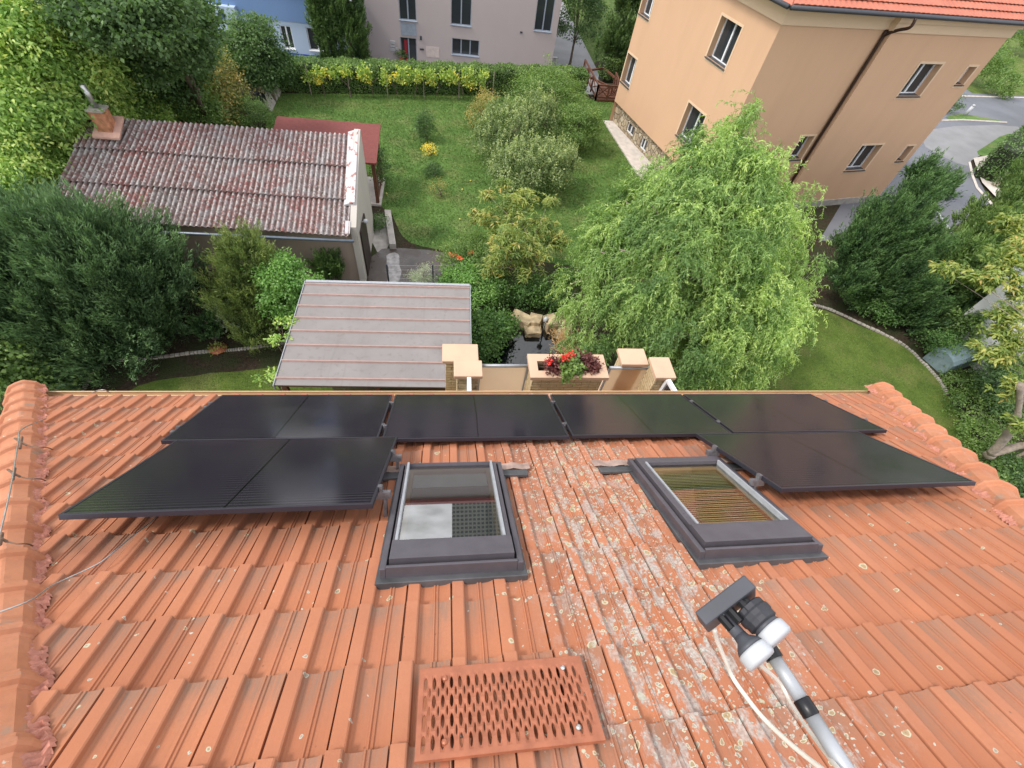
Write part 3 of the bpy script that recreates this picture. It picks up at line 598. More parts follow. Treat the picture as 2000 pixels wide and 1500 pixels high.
# tiles under each pane are cut out to show the dark plate
b = SK((.855,1.325,1.175,1.84), (.915,1.262,1.292,1.755), (.83,1.35), (.66,1.40)); skylight('right roof window with a slatted olive blind', *b, True)
for (g0, g1, h0, h1) in (a[1], b[1]):
    for me in (me1,):
        bm = bmesh.new(); bm.from_mesh(me); la = bm.verts.layers.float['pu']; lb = bm.verts.layers.float['pv']
        bmesh.ops.delete(bm, geom=[f for f in bm.faces if all(g0-.03 < v[la] < g1+.03 and h0-.03 < v[lb] < h1+.03 for v in f.verts)], context='FACES'); bm.to_mesh(me); bm.free()
# ---------------------------------------------------------------- casement leaves of the top floor windows, seen past the eave
def sash(P, foot, hinge, nm='open_casement'):
    mb = MB(); z0 = P[2]-1.5
    A = V3(P); B = V3((hinge[0], hinge[1], P[2])); mb.beam(A, (P[0], P[1], z0), .06, .06, (1,0,0)); mb.beam(A, B, .06, .06); mb.beam(B, (B[0], B[1], z0), .06, .06, (1,0,0)); mb.beam((P[0],P[1],z0), (B[0],B[1],z0), .06, .06)
    o = mb.build(nm, M['wframe'], house); d = (B-A).normalized()*.03; n2 = Vector((d.y, -d.x, 0))*.15
    m2 = MB(); A2, B2 = A+d-V3((0,0,.03)), B-d-V3((0,0,.03)); m2.hexa([(A2+n2-V3((0,0,1.44)))[:],(B2+n2-V3((0,0,1.44)))[:],(B2-n2-V3((0,0,1.44)))[:],(A2-n2-V3((0,0,1.44)))[:],(A2+n2)[:],(B2+n2)[:],(B2-n2)[:],(A2-n2)[:]])
    g = m2.build('pane', M['paneD'], None); g.parent = o; g.location = (0, 0, 0)
sash(G(1305,743,7.0), 0, (G(1305,743,7.0)[0]+.28, 2.75)); sash(G(916,736,7.0), 0, (G(916,736,7.0)[0]-.02, 2.75))
# terrace in front of the top floor
mb = MB(); mb.box(.15, 4.4, 2.6, 5.3, 5.35, 5.55); mb.build('terrace', M['cap'], house)
mb = MB(); mb.box(.2, 4.2, 2.7, 5.2, -.5, 5.35); mb.build('terrace_base', M['housewall'], house)
def pillar(label, cap, zt, grp='peach capped brick pillars of the terrace'):
    (ax, ay), (bx, by) = cap; o = thing('brick_pillar', label, 'pillar', ((ax+bx)/2, (ay+by)/2, 5.55), grp)
    mb = MB(); mb.box(ax, bx, ay, by, zt-.075, zt); mb.build('cap', M['cap'], o, bevel=.012)
    mb = MB(); mb.box(ax+.05, bx-.05, ay+.05, by-.05, 5.551, zt-.077); mb.build('shaft', M['brick'], o, bevel=.01)
def capxy(p, q, z): a_ = G(*p, z); b_ = G(*q, z); return ((min(a_[0], b_[0]), min(a_[1], b_[1])), (max(a_[0], b_[0]), max(a_[1], b_[1])))
pillar('brick pillar with peach cap beside the carport roof, the further one of its pair', capxy((864,671), (935,706), 6.95), 6.95)
pillar('brick pillar with peach cap in front of its twin, left of the first frosted panel', capxy((886,703), (943,735), 7.05), 7.05)
pillar('weathered cap pillar half hidden under the willow branches', capxy((1206,680), (1268,712), 6.9), 6.9)
pillar('brick pillar with a clean peach cap, nearest to the willow on the right', capxy((1268,697), (1322,738), 7.05), 7.05)
# planter
(ax, ay), (bx, by) = capxy((1030,691), (1190,738), 7.0); zt = 7.0; cxp, cyp = (ax+bx)/2, (ay+by)/2
pl = thing('planter', 'long yellow brick planter with a peach rim full of flowers', 'planter', (cxp, cyp, 5.55))
ix0, ix1, iy0, iy1 = ax+.14, bx-.14, ay+.14, by-.15
mb = MB(); mb.box(ax, ix0, ay, by, zt-.07, zt); mb.box(ix1, bx, ay, by, zt-.07, zt); mb.box(ix0, ix1, ay, iy0, zt-.07, zt); mb.box(ix0, ix1, iy1, by, zt-.07, zt); mb.build('rim', M['cap'], pl)
mb = MB(); mb.box(ax+.06, ix0-.01, ay+.06, by-.06, 5.551, zt-.072); mb.box(ix1+.01, bx-.06, ay+.06, by-.06, 5.551, zt-.072); mb.box(ix0-.01, ix1+.01, ay+.06, iy0-.01, 5.551, zt-.072); mb.box(ix0-.01, ix1+.01, iy1+.01, by-.06, 5.551, zt-.072); mb.build('body', M['brick'], pl)
M['terra'] = simple('terracotta_box', (.40,.13,.07), .7, var=.15)
mb = MB(); mb.box(ix0, ix1, iy0, iy1, zt-.45, zt-.30); mb.build('soil', M['soil'], pl)
mb = MB(); 
for bx_ in ((ix0+.02, ix0+.36, iy0+.03, iy0+.05, zt-.28, zt-.1), (ix0+.02, ix0+.36, iy1-.05, iy1-.03, zt-.28, zt-.1), (ix0+.04, ix0+.34, iy0+.09, iy0+.11, zt-.2, zt-.16), (ix1-.26, ix1-.02, iy0+.05, iy0+.08, zt-.25, zt-.1)): mb = MB(); mb.box(*bx_); mb.build('liner_board', M['woodold'], pl)
def flowers(name, label, cat, lobes, mat, n, per, rc, ln, wd, grp=None, extra=None, z0=None, **kw):
    o = thing(name, label, cat, (lobes[0][0], lobes[0][1], z0 if z0 is not None else zt-.3), grp)
    leafobj('leaves', [broad(lobes, n, per, rc, ln, wd, **kw)], LM[mat], o)
    if extra: leafobj('blossoms', [broad(extra[0], extra[2], 9, .022, .03, .024)], LM[extra[1]], o)
    for l in lobes[:3]: mb = MB(); mb.tube([(l[0], l[1], l[2]-l[5]*1.1), (l[0]+.01, l[1], l[2])], [.012, .006], 5); mb.build('stem', M['bark'], o)
    return o
def PZ(px, py, z): return G(px, py, z)
p = PZ(1084,712,7.10); flowers('coleus', 'burgundy frilly plant at the left end of the planter', 'plant', [(p[0],p[1],p[2]-.06,.12,.10,.10)], 'burgundy', 50, 14, .035, .05, .03, 'burgundy plants in the planter')
p = PZ(1152,707,7.08); p2 = PZ(1132,694,7.12); flowers('coleus', 'larger burgundy frilly plant at the right end of the planter', 'plant', [(p[0],p[1],p[2]-.04,.15,.11,.10),(p2[0],p2[1],p2[2]-.02,.08,.07,.08)], 'burgundy', 70, 14, .035, .05, .03, 'burgundy plants in the planter')
p = PZ(1115,722,7.05); q = PZ(1104,700,7.22); q2 = PZ(1113,694,7.22); q3 = PZ(1072,708,7.16)
flowers('geranium', 'geranium with scarlet blossoms and green leaves in the middle of the planter', 'flower', [(p[0],p[1],p[2],.20,.10,.10),(q[0]+.08,q[1]-.02,7.05,.12,.10,.12)], 'midgreen', 100, 9, .035, .055, .045, None, ([(q[0],q[1],q[2],.06,.03,.03),(q2[0],q2[1],q2[2],.04,.03,.03),(q3[0],q3[1],q3[2],.03,.03,.03)], 'red', 20))
# frosted balustrade panels
k = NM('frosted_orange_panel', .3, spec=.6); k.col((.90,.62,.40)); tr_ = k.n('BsdfTranslucent'); tr_.inputs[0].default_value = (.98,.74,.50,1); ms_ = k.n('MixShader'); ms_.inputs[0].default_value = .5; k.l(k.b.outputs[0], ms_.inputs[1]); k.l(tr_.outputs[0], ms_.inputs[2]); k.l(ms_.outputs[0], k.t.nodes['Material Output'].inputs[0]); M['frost'] = k.m
def balustrade(label, xa, xb, y, zt_):
    o = thing('balustrade_panel', label, 'panel', ((xa+xb)/2, y, 5.55), 'frosted terrace panels')
    mb = MB(); mb.quad((xa+.03,y,5.6),(xb-.03,y,5.6),(xb-.03,y,zt_),(xa+.03,y,zt_)); mb.build('infill', M['frost'], o)
    mb = MB(); mb.tube([(xa, y, zt_+.015), (xb, y, zt_+.015)], .028, 10); mb.build('top_rail', M['alu'], o, True)
    
    for xx in (xa, xb-.03): mb = MB(); mb.box(xx, xx+.03, y-.02, y+.02, 5.56, zt_); mb.build('post', M['alu'], o)
e1 = G(943,714,6.75); e2 = G(1030,717,6.75); balustrade('frosted orange panel between the left pillars and the planter', e1[0]-.06, e2[0]+.02, (e1[1]+e2[1])/2, 6.75)
e1 = G(1192,718,6.75); e2 = G(1266,721,6.75); balustrade('frosted orange panel between the planter and the right pillar', e1[0]-.02, e2[0]+.1, (e1[1]+e2[1])/2, 6.75)
# ================================================================ THINGS ON THE ROOF
def panel(label, near, far, clamps):
    """near/far: (u0, u1, v, h) of the upslope and downslope edges"""
    (a0, a1, av, ah), (b0, b1, bv, bh) = near, far
    P00, P10, P11, P01 = (np.array(Rf(a0*(HR-ah), av*(HR-ah), ah)), np.array(Rf(a1*(HR-ah), av*(HR-ah), ah)), np.array(Rf(b1*(HR-bh), bv*(HR-bh), bh)), np.array(Rf(b0*(HR-bh), bv*(HR-bh), bh)))
    nn = unit(np.cross(P10-P00, P01-P00)); nn = nn if nn[2] > 0 else -nn; c = (P00+P11)/2
    o = thing('solar_panel', label, 'solar panel', tuple(float(x) for x in c-nn*.035), 'black solar panels on the tiled roof')
    def bil(s, t, h=0): return tuple((P00*(1-s)+P10*s)*(1-t)+(P01*(1-s)+P11*s)*t+nn*h)
    fs, ft = .010, .015; m = MB()
    for s0, s1, t0, t1 in ((0, 1, 0, ft), (0, 1, 1-ft, 1), (0, fs, ft, 1-ft), (1-fs, 1, ft, 1-ft)):
        m.hexa([bil(s0,t0,-.035),bil(s1,t0,-.035),bil(s1,t1,-.035),bil(s0,t1,-.035),bil(s0,t0),bil(s1,t0),bil(s1,t1),bil(s0,t1)])
    m.build('frame', M['pframe'], o, bevel=.0015)
    me = bpy.data.meshes.new('cell_sheet'); n1, n2 = 2, 2
    vs = [bil(fs+(1-2*fs)*i, ft+(1-2*ft)*j, -.003) for j in (0, 1) for i in (0, 1)]+[bil(fs+(1-2*fs)*i, ft+(1-2*ft)*j, -.03) for j in (0, 1) for i in (0, 1)]
    me.from_pydata([tuple(map(float, v)) for v in vs], [], [(0,1,3,2),(6,7,5,4)]); me.update()
    for nm, vals in (('cu', [0,1,0,1]*2), ('cv', [0,0,1,1]*2)): at = me.attributes.new(nm, 'FLOAT', 'POINT'); at.data.foreach_set('value', vals)
    link('cell_sheet', me, M['cells'], o)
    for s, t in clamps:
        m = MB(); a = np.array(bil(s, t)); sg = -1 if s < .5 else 1; e = unit(P10-P00)*sg; f = unit(P01-P00)
        def q(x, y, z): return tuple(a+e*x+f*y+nn*z)
        base = (a-np.array(Rf(0, 0, 0)))@NR
        m.hexa([q(-.03,-.02,-.085),q(.075,-.02,-.085),q(.075,.02,-.085),q(-.03,.02,-.085),q(-.03,-.02,-.037),q(.075,-.02,-.037),q(.075,.02,-.037),q(-.03,.02,-.037)])
        m.hexa([q(.002,-.018,-.037),q(.022,-.018,-.037),q(.022,.018,-.037),q(.002,.018,-.037),q(.002,-.018,.004),q(.022,-.018,.004),q(.022,.018,.004),q(.002,.018,.004)])
        m.hexa([q(-.008,-.018,.002),q(.022,-.018,.002),q(.022,.018,.002),q(-.008,.018,.002),q(-.008,-.018,.006),q(.022,-.018,.006),q(.022,.018,.006),q(-.008,.018,.006)])
        m.hexa([q(.03,-.02,-base+.02),q(.05,-.02,-base+.02),q(.05,.02,-base+.02),q(.03,.02,-base+.02),q(.03,-.02,-.085),q(.05,-.02,-.085),q(.05,.02,-.085),q(.03,.02,-.085)])
        m.tube([q(.012,0,.004), q(.012,0,.014)], .006, 6); m.build('clamp', M['clampm'], o)
k = NM('panel_frame', .3, .5, .5); k.col((.045,.042,.055)); M['pframe'] = k.m
M['clampm'] = simple('dull_clamp_metal', (.20,.19,.20), .45, .6, var=.3, scale=30); hh = .12; cl = [(0, .25), (0, .78), (1, .25), (1, .78)]; clr = [(1, .25), (1, .78)]
panel('far left solar panel of the upper picture row, its edge at the gutter', (-1.315, -.335, 2.105, hh), (-1.315, -.335, 2.72, hh), cl)
panel('second solar panel from the left in the row of four', (-.317, .632, 2.085, hh), (-.317, .65, 2.72, hh), cl)
panel('third solar panel from the left in the row of four', (.65, 1.56, 2.095, hh), (.668, 1.578, 2.72, hh), cl)
panel('rightmost solar panel in the row of four, reaching towards the right hip', (1.575, 2.55, 2.105, hh), (1.595, 2.565, 2.72, hh), cl)
panel('single solar panel left of the cloudy roof window, below the row of four', (-1.325, -.277, 1.526, .27), (-1.25, -.243, 2.115, .19), [(1, .2), (1, .72)])
panel('single solar panel right of the roof window with the blind', (1.432, 2.43, 1.535, .235), (1.345, 2.345, 2.095, .19), [(0, .2), (0, .72)])
# perforated step
def grate():
    hg = .068; c = [RP(*p, hg) for p in ((818,1308),(1163,1278),(1176,1448),(812,1484))]
    u0, u1, v1, v0 = (c[0][0]+c[3][0])/2, (c[1][0]+c[2][0])/2, (c[0][1]+c[1][1])/2, (c[2][1]+c[3][1])/2
    o = thing('roof_step', 'rusty red perforated metal step bolted over the tiles', 'roof step', Rf((u0+u1)/2, (v0+v1)/2, .03))
    u1 -= .03; mb = MB(); nc = 38; nr = 4; cw = (u1-u0-.04)/nc; 
    for i in range(nc):
        stag = i % 2; top = .055; rows = nr if not stag else nr-1; ph = (v1-v0-.05)/nr
        ca = u0+.02+i*cw; cb = ca+cw; edges = [v0+.02+(ph/2 if stag else 0)+ph*j for j in range(rows+1)]
        dz = .004*(1 if stag else 0)
        if edges[0] > v0+.021: mb.quad(Rf(ca, v0+.02, hg), Rf(cb, v0+.02, hg), Rf(cb, edges[0], hg), Rf(ca, edges[0], hg))
        if edges[-1] < v1-.031: mb.quad(Rf(ca, edges[-1], hg), Rf(cb, edges[-1], hg), Rf(cb, v1-.03, hg), Rf(ca, v1-.03, hg))
        for j in range(rows):
            va, vb = edges[j], edges[j+1]; cu, cv = (ca+cb)/2, (va+vb)/2; n = 16; outer = []; inner = []; low = []
            for q in range(n):
                a = 2*pi*q/n; x, y = cos(a), sin(a); s = 1/max(abs(x), abs(y)); outer.append(Rf(cu+x*s*cw/2, cv+y*s*(vb-va)/2, hg))
                inner.append(Rf(cu+x*cw*(.40 if not stag else .22), cv+y*(vb-va)*(.36 if not stag else .26), hg-.003)); low.append(Rf(cu+x*cw*(.37 if not stag else .19), cv+y*(vb-va)*(.34 if not stag else .24), hg-.008))
            mb.add(outer+inner+low, [(q, (q+1) % n, n+(q+1) % n, n+q) for q in range(n)]+[(n+q, n+(q+1) % n, 2*n+(q+1) % n, 2*n+q) for q in range(n)])
    mb.quad(Rf(u0, v0, hg), Rf(u1, v0, hg), Rf(u1, v0+.02, hg), Rf(u0, v0+.02, hg)); mb.quad(Rf(u0, v1-.03, hg), Rf(u1, v1-.03, hg), Rf(u1, v1, hg), Rf(u0, v1, hg))
    mb.quad(Rf(u0, v0+.02, hg), Rf(u0+.02, v0+.02, hg), Rf(u0+.02, v1-.03, hg), Rf(u0, v1-.03, hg)); mb.quad(Rf(u1-.02, v0+.02, hg), Rf(u1, v0+.02, hg), Rf(u1, v1-.03, hg), Rf(u1-.02, v1-.03, hg))
    mb.rbox(u0, u1, v0-.002, v0, hg-.014, hg+.0005); mb.rbox(u0, u1, v1, v1+.002, hg-.014, hg+.0005)
    mb.build('perforated_plate', M['stepred'], o)
    for f in (.15, .87):
        mb = MB(); uu = u0+(u1-u0)*f; mb.rbox(uu-.016, uu+.016, v0-.03, v1+.03, .04, hg-.027); mb.build('support_rail', M['stepred'], o)
        for vv in (v0+.055, v1-.055):
            mb = MB(); mb.tube([Rf(uu, vv, hg-.01), Rf(uu, vv, hg+.006), Rf(uu, vv, hg+.012)], [.012, .012, .006], 8); mb.build('bolt', M['zinc'] if f > .5 else M['stepred'], o)
grate()
# aerial feed arm with two converters
M['collar'] = simple('dark_plastic_collar', (.030,.030,.036), .55, var=.2, scale=40)
def lnb():
    A = V3(away(1504,1272,.80)); B = V3(away(1722,1610,.80)); d = (B-A).normalized()
    o = thing('aerial_arm', 'grey aluminium aerial arm carrying two white capped converters', 'aerial arm', tuple(B))
    mb = MB(); mb.tube([A+d*.0, A+d*.058], .0092, 20); mb.tube([A+d*.075, B], .0095, 20); mb.build('arm_tube', M['alu'], o, True)
    mb = MB(); mb.tube([A+d*.057, A+d*.058, A+d*.075, A+d*.076], [.0100,.0108,.0108,.0100], 20); mb.build('joint_ring', M['black'], o, True)
    # axes: feed axis runs up-left in the picture
    P = lambda px, py, r: V3(away(px, py, r))
    c1, c2 = P(1489,1292,.745), P(1523,1250,.755)      # white caps near faces
    f1, f2 = P(1404,1194,.755), P(1440,1164,.765)     # where the stems meet the body
    for c, f, sc in ((c1, f1, 1.0), (c2, f2, 1.0)):
        ax = (f-c).normalized()
        m = MB(); m.tube([c-ax*.0, c+ax*.003, c+ax*.014, c+ax*.017], [.0195, .0215, .0215, .0203], 28); m.build('white_cap', M['white'], o, True)
        m = MB(); m.tube([c+ax*.0172, c+ax*.023, c+ax*.030, c+ax*.036], [.0200, .0170, .0098, .0088], 24); m.tube([c+ax*.03, f], .0088, 16); m.build('feed_horn', M['dark'], o, True)
    ax2 = (f2-c2).normalized(); m = MB(); m.tube([c2+ax2*.022, c2+ax2*.024, c2+ax2*.048, c2+ax2*.050], [.0185, .0215, .0215, .0185], 14); m.tube([c2+ax2*.030, c2+ax2*.033, c2+ax2*.039, c2+ax2*.042], [.0215, .0232, .0232, .0215], 14); m.build('clamp_collar', M['collar'], o)
    # body block
    L1, L2 = P(1384,1206,.756), P(1452,1154,.764); ax = (f1-c1).normalized(); ln = (L2-L1).normalized(); wv = ax.cross(ln).normalized()
    lo = L1-ln*.012; hi = L2+ln*.012; m = MB(); n0, n1, w_ = -.010, .010, .024
    m.hexa([(lo-wv*w_+ax*n0)[:],(hi-wv*w_+ax*n0)[:],(hi+wv*w_+ax*n0)[:],(lo+wv*w_+ax*n0)[:],(lo-wv*w_+ax*n1)[:],(hi-wv*w_+ax*n1)[:],(hi+wv*w_+ax*n1)[:],(lo+wv*w_+ax*n1)[:]])
    m.build('converter_body', M['dark'], o, bevel=.0018)
    m = MB()
    for t in (.2, .45, .75):
        b = L1+(L2-L1)*t-wv*.012-ax*.008; m.tube([b, b-ax*.02], .006, 8)
    m.build('connector', M['black'], o)
    mb = MB(); mb.tube([A-d*.012, A+d*.01], .0118, 12); mb.tube([A-d*.01+wv*.016, A-d*.01-wv*.016], .004, 8); mb.build('bracket', M['black'], o)
    for c, f in ((c1, f1), (c2, f2)):
        ax = (f-c).normalized(); sd_ = ax.cross(wv).normalized(); m = MB()
        for q_ in (-1, 1): b = f-ax*.004+sd_*.0; m.tube([b+wv*.012*q_, b+wv*.012*q_-ax*.006], .0022, 8)
        m.tube([f-ax*.007, f], .0105, 16); m.build('flange', M['dark'], o)
    m = MB(); tq = A+d*.16; m.tube([tq+wv*.0, tq+d*.004], .0102, 16); m.build('tape_band', M['cable'], o)
    # cable
    pts = [P(1395,1228,.80), P(1402,1255,.86), P(1418,1292,.92), P(1432,1325,.96), P(1468,1375,.94), P(1500,1412,.92), P(1552,1460,.88), P(1610,1505,.84), P(1680,1560,.8)]
    cab = MB(); cab.tube(catmull(pts, 6), .0034, 8); tag(cab.build('cable', M['cable'], None, True), 'white aerial cable curving down beside the aluminium arm', 'cable')
    pts = [P(1478,1290,.80), P(1492,1305,.85), P(1515,1325,.95), P(1530,1345,1.0), P(1545,1375,.98), P(1575,1420,.9), P(1620,1480,.8), P(1700,1580,.7)]
    cab = MB(); cab.tube(catmull(pts, 6), .003, 8); tag(cab.build('cable', M['cable'], None, True), 'thin white cable running behind the aluminium arm', 'cable')
def catmull(P, n=6):
    P = [V3(p) for p in P]; Q = []; P = [P[0]*2-P[1]]+P+[P[-1]*2-P[-2]]
    for i in range(1, len(P)-2):
        for j in range(n):
            t = j/n; a, b, c, d = P[i-1], P[i], P[i+1], P[i+2]; Q.append(.5*((2*b)+(c-a)*t+(2*a-5*b+4*c-d)*t*t+(3*b-a-3*c+d)*t**3))
    return Q+[P[-2]]
M['cable'] = simple('cream_cable', (.66,.62,.55), .45, var=.08, scale=30)
lnb()
def rp(px, py, h): u, v = RP(px, py, h); return Rf(u, v, h)
mb = MB(); mb.tube(catmull([rp(320,992,.10), rp(300,1015,.085), rp(255,1050,.085), rp(205,1092,.085), rp(170,1112,.085), rp(105,1142,.12), rp(60,1172,.17), rp(-10,1198,.19), rp(-80,1215,.12)], 6), .0042, 8); tag(mb.build('earthing_wire', M['zinc'], None, True), 'bright metal wire running from under a solar panel across the left hip', 'wire')
lw = thing('lightning_conductor', 'thin steel rod clamped along the left hip of the roof', 'lightning rod', rp(20,930,.1))
mb = MB(); mb.tube(catmull([rp(90,818,.15), rp(43,838,.24), rp(36,862,.25), rp(26,925,.26), rp(14,985,.26), rp(-6,1062,.24), rp(-30,1120,.2)], 6), .0045, 8); mb.build('rod', M['zinc'], lw, True)
for px, py in ((41,864), (27,925), (2,1052)):
    mb = MB(); mb.tube([rp(px-12,py-8,.22), rp(px,py,.255), rp(px+12,py+6,.235)], .007, 6); mb.tube([rp(px+2,py-10,.25), rp(px-2,py+12,.25)], .009, 6); mb.tube(catmull([rp(px+12,py+6,.235), rp(px+30,py+10,.25), rp(px+50,py+10,.23), rp(px+62,py+14,.15)], 4), .004, 6); mb.build('clamp', M['castiron'], lw)
mb = MB(); mb.tube(catmull([rp(180,768,.02), rp(190,763,.10), rp(205,762,.12), rp(216,768,.02)], 5), .006, 6); tag(mb.build('wire_loop', M['zinc'], None, True), 'small loop of wire sticking up at the left part of the gutter', 'wire')
# ================================================================ CARPORT, SHED, GAZEBO
cp = thing('carport', 'flat grey metal carport roof with pinkish standing seams', 'carport', (-1.9, 9.3, 0))
zc = lambda y: 2.75-(y-7.3)*.06
c4 = [G(597,551,2.5), G(917,559,2.5), G(920,757,2.75), G(536,752,2.75)]
A_, B_, C_, D_ = [np.array(c) for c in c4]
def cpt(s, t, h=0): return tuple((A_*(1-s)+B_*s)*(1-t)+(D_*(1-s)+C_*s)*t+np.array([0,0,h]))
mb = MB(); mb.hexa([cpt(0,1,-.03),cpt(1,1,-.03),cpt(1,0,-.03),cpt(0,0,-.03),cpt(0,1),cpt(1,1),cpt(1,0),cpt(0,0)]); mb.build('roof', M['sheetroof'], cp)
mb = MB()
for t in (.025, .145, .27, .395, .525, .66, .80, .945):
    mb.hexa([cpt(0,t+.008,.0),cpt(1,t+.008,.0),cpt(1,t-.008,.0),cpt(0,t-.008,.0),cpt(0,t+.004,.045),cpt(1,t+.004,.045),cpt(1,t-.004,.045),cpt(0,t-.004,.045)])
mb.build('seams', M['pinkseam'], cp)
mb = MB(); mb.hexa([cpt(-.006,1.01,-.12),cpt(-.002,1.01,-.12),cpt(-.002,-.01,-.12),cpt(-.006,-.01,-.12),cpt(-.006,1.01,.03),cpt(-.002,1.01,.03),cpt(-.002,-.01,.03),cpt(-.006,-.01,.03)]); mb.build('edge_trim', M['alu'], cp)
mb = MB(); mb.hexa([cpt(1.002,1.01,-.12),cpt(1.006,1.01,-.12),cpt(1.006,-.01,-.12),cpt(1.002,-.01,-.12),cpt(1.002,1.01,.03),cpt(1.006,1.01,.03),cpt(1.006,-.01,.03),cpt(1.002,-.01,.03)]); mb.build('edge_trim', M['alu'], cp)
mb = MB(); mb.beam(cpt(0,-.01,-.02), cpt(1,-.01,-.02), .10, .09); mb.build('gutter', M['alu'], cp)
for t in (.04, .96):
    mb = MB(); mb.beam(cpt(.01,t,-.13), cpt(.99,t,-.13), .1, .18); mb.build('beam', M['wood'], cp)
    for s in (.03, .5, .97):
        q = cpt(s,t,-.2); mb = MB(); mb.box(q[0]-.06, q[0]+.06, q[1]-.06, q[1]+.06, -1.0, q[2]); mb.build('post', M['wood'], cp)
mb = MB(); q = cpt(0,1.0); mb.box(q[0]-.1, cpt(1,1)[0], q[1]-.40, q[1]-.30, 2.2, 2.45); mb.build('fascia', M['wood'], cp)
sh = thing('shed', 'long old shed with a lichen covered corrugated roof and pale gable', 'shed', (-7.8, 16.0, 0))
E0 = np.array(G(103,412,2.35)); E1 = np.array([-3.42, 14.12, 2.30]); R1 = np.array([-3.42, 17.85, 4.02]); R0 = np.array([-12.1, 17.75, 4.02]); E0[1] = 14.35
NWV = 52; nrow = (0, .345, .675, 1.0); nu = NWV*8; co = []; fc = []; ti = []; rg_ = []
rs = np.random.default_rng(3)
for b_ in range(3):
    t0, t1 = nrow[b_]-.012, nrow[b_+1]+(.02 if b_ < 2 else 0); hh0 = .018*b_
    tint = rs.uniform(0, 1, 12)
    for j in range(8):
        t = t0+(t1-t0)*j/7
        for i in range(nu+1):
            s = i/nu; p_ = (E0*(1-s)+E1*s)*(1-t)+(R0*(1-s)+R1*s)*t; wv = .5+.5*math.cos(2*pi*NWV*s); sag = .02*sin(t*9+s*11)
            hgt = wv*.085+(.018 if j == 0 else 0)+b_*0+(.022 if b_ == 0 and False else 0)
            dn_ = -.02*b_ if False else 0
            p2 = p_+np.array([0, -.42, .9])*(hgt+(.055*(1-(t-t0)/(t1-t0))))+np.array([0,0,sag*.5]); co.append(tuple(p2)); ti.append(tint[int(s*9.99+.35*(b_ % 2))]); rg_.append(wv)
    o_ = b_*8*(nu+1)
    for j in range(7):
        for i in range(nu): a = o_+j*(nu+1)+i; fc.append((a, a+1, a+nu+2, a+nu+1))
me = bpy.data.meshes.new('corrugated_roof'); me.from_pydata(co, [], fc); me.update()
for nm, v in (('tint', ti), ('ridge', rg_)): at = me.attributes.new(nm, 'FLOAT', 'POINT'); at.data.foreach_set('value', v)
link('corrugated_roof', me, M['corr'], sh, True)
mb = MB(); mb.box(-12.3, -3.26, 14.5, 14.7, -1.2, 2.26); mb.hexa([(-12.3,14.7,-1.2),(-12.1,14.7,-1.2),(-12.1,17.64,-1.2),(-12.3,17.64,-1.2),(-12.3,14.7,2.3),(-12.1,14.7,2.3),(-12.1,17.64,3.75),(-12.3,17.64,3.75)]); mb.box(-12.0, -3.41, 17.65, 17.8, -.2, 3.85); mb.build('wall', M['garagewall'], sh)
mb = MB(); pr = [(14.38,-.9),(17.95,-.2),(17.95,4.22),(17.75,4.22),(14.38,2.50)]; mb.add([(-3.40,y,z) for y, z in pr]+[(-3.18,y,z) for y, z in pr], [(4,3,2,1,0),(5,6,7,8,9)]+[(i,(i+1)%5,5+(i+1)%5,5+i) for i in range(5)]); mb.build('gable_wall', M['gable'], sh)
k = NM('peeling_white', .6); k.col(k.mix(k.ramp(k.noise(5, 3), [(.58, 0.0), (.62, 1.0)]), (.46,.44,.45), (.30,.13,.11))); M['peel'] = k.m
def vg(t, x, h=.0): p_ = E1*(1-t)+R1*t; return (x, float(p_[1]), float(p_[2])+h)
mb = MB(); mb.hexa([vg(.27,-3.62,.10),vg(.27,-3.24,.10),vg(1.0,-3.24,.10),vg(1.0,-3.62,.10),vg(.27,-3.62,.125),vg(.27,-3.24,.26),vg(1.0,-3.24,.26),vg(1.0,-3.62,.125)]); mb.build('verge_flashing', M['peel'], sh)
mb = MB(); mb.hexa([vg(.0,-3.55,.07),vg(.0,-3.38,.07),vg(.12,-3.38,.07),vg(.12,-3.55,.07),vg(.0,-3.55,.12),vg(.0,-3.38,.12),vg(.12,-3.38,.12),vg(.12,-3.55,.12)]); mb.build('verge_flashing', M['peel'], sh)
mb = MB(); mb.tube([(-12.6, 14.02, 2.2), (-3.25, 13.98, 2.22)], .055, 8); mb.build('gutter', simple('blue_grey_gutter', (.17,.20,.24), .4, .4), sh, True)
mb = MB(); mb.box(-3.175, -3.12, 14.75, 15.95, .02, 2.05); mb.build('door', M['door'], sh)
mb = MB(); ls = (-3.0, 15.3, 2.15); mb.tube([(-3.17,15.3,2.1), ls], .02, 6); mb.build('lamp_arm', M['zinc'], sh)
bm = bmesh.new(); bmesh.ops.create_icosphere(bm, subdivisions=2, radius=.09, matrix=Matrix.Translation(ls)); me = bpy.data.meshes.new('globe_lamp'); bm.to_mesh(me); bm.free(); link('globe_lamp', me, M['white'], sh, True)
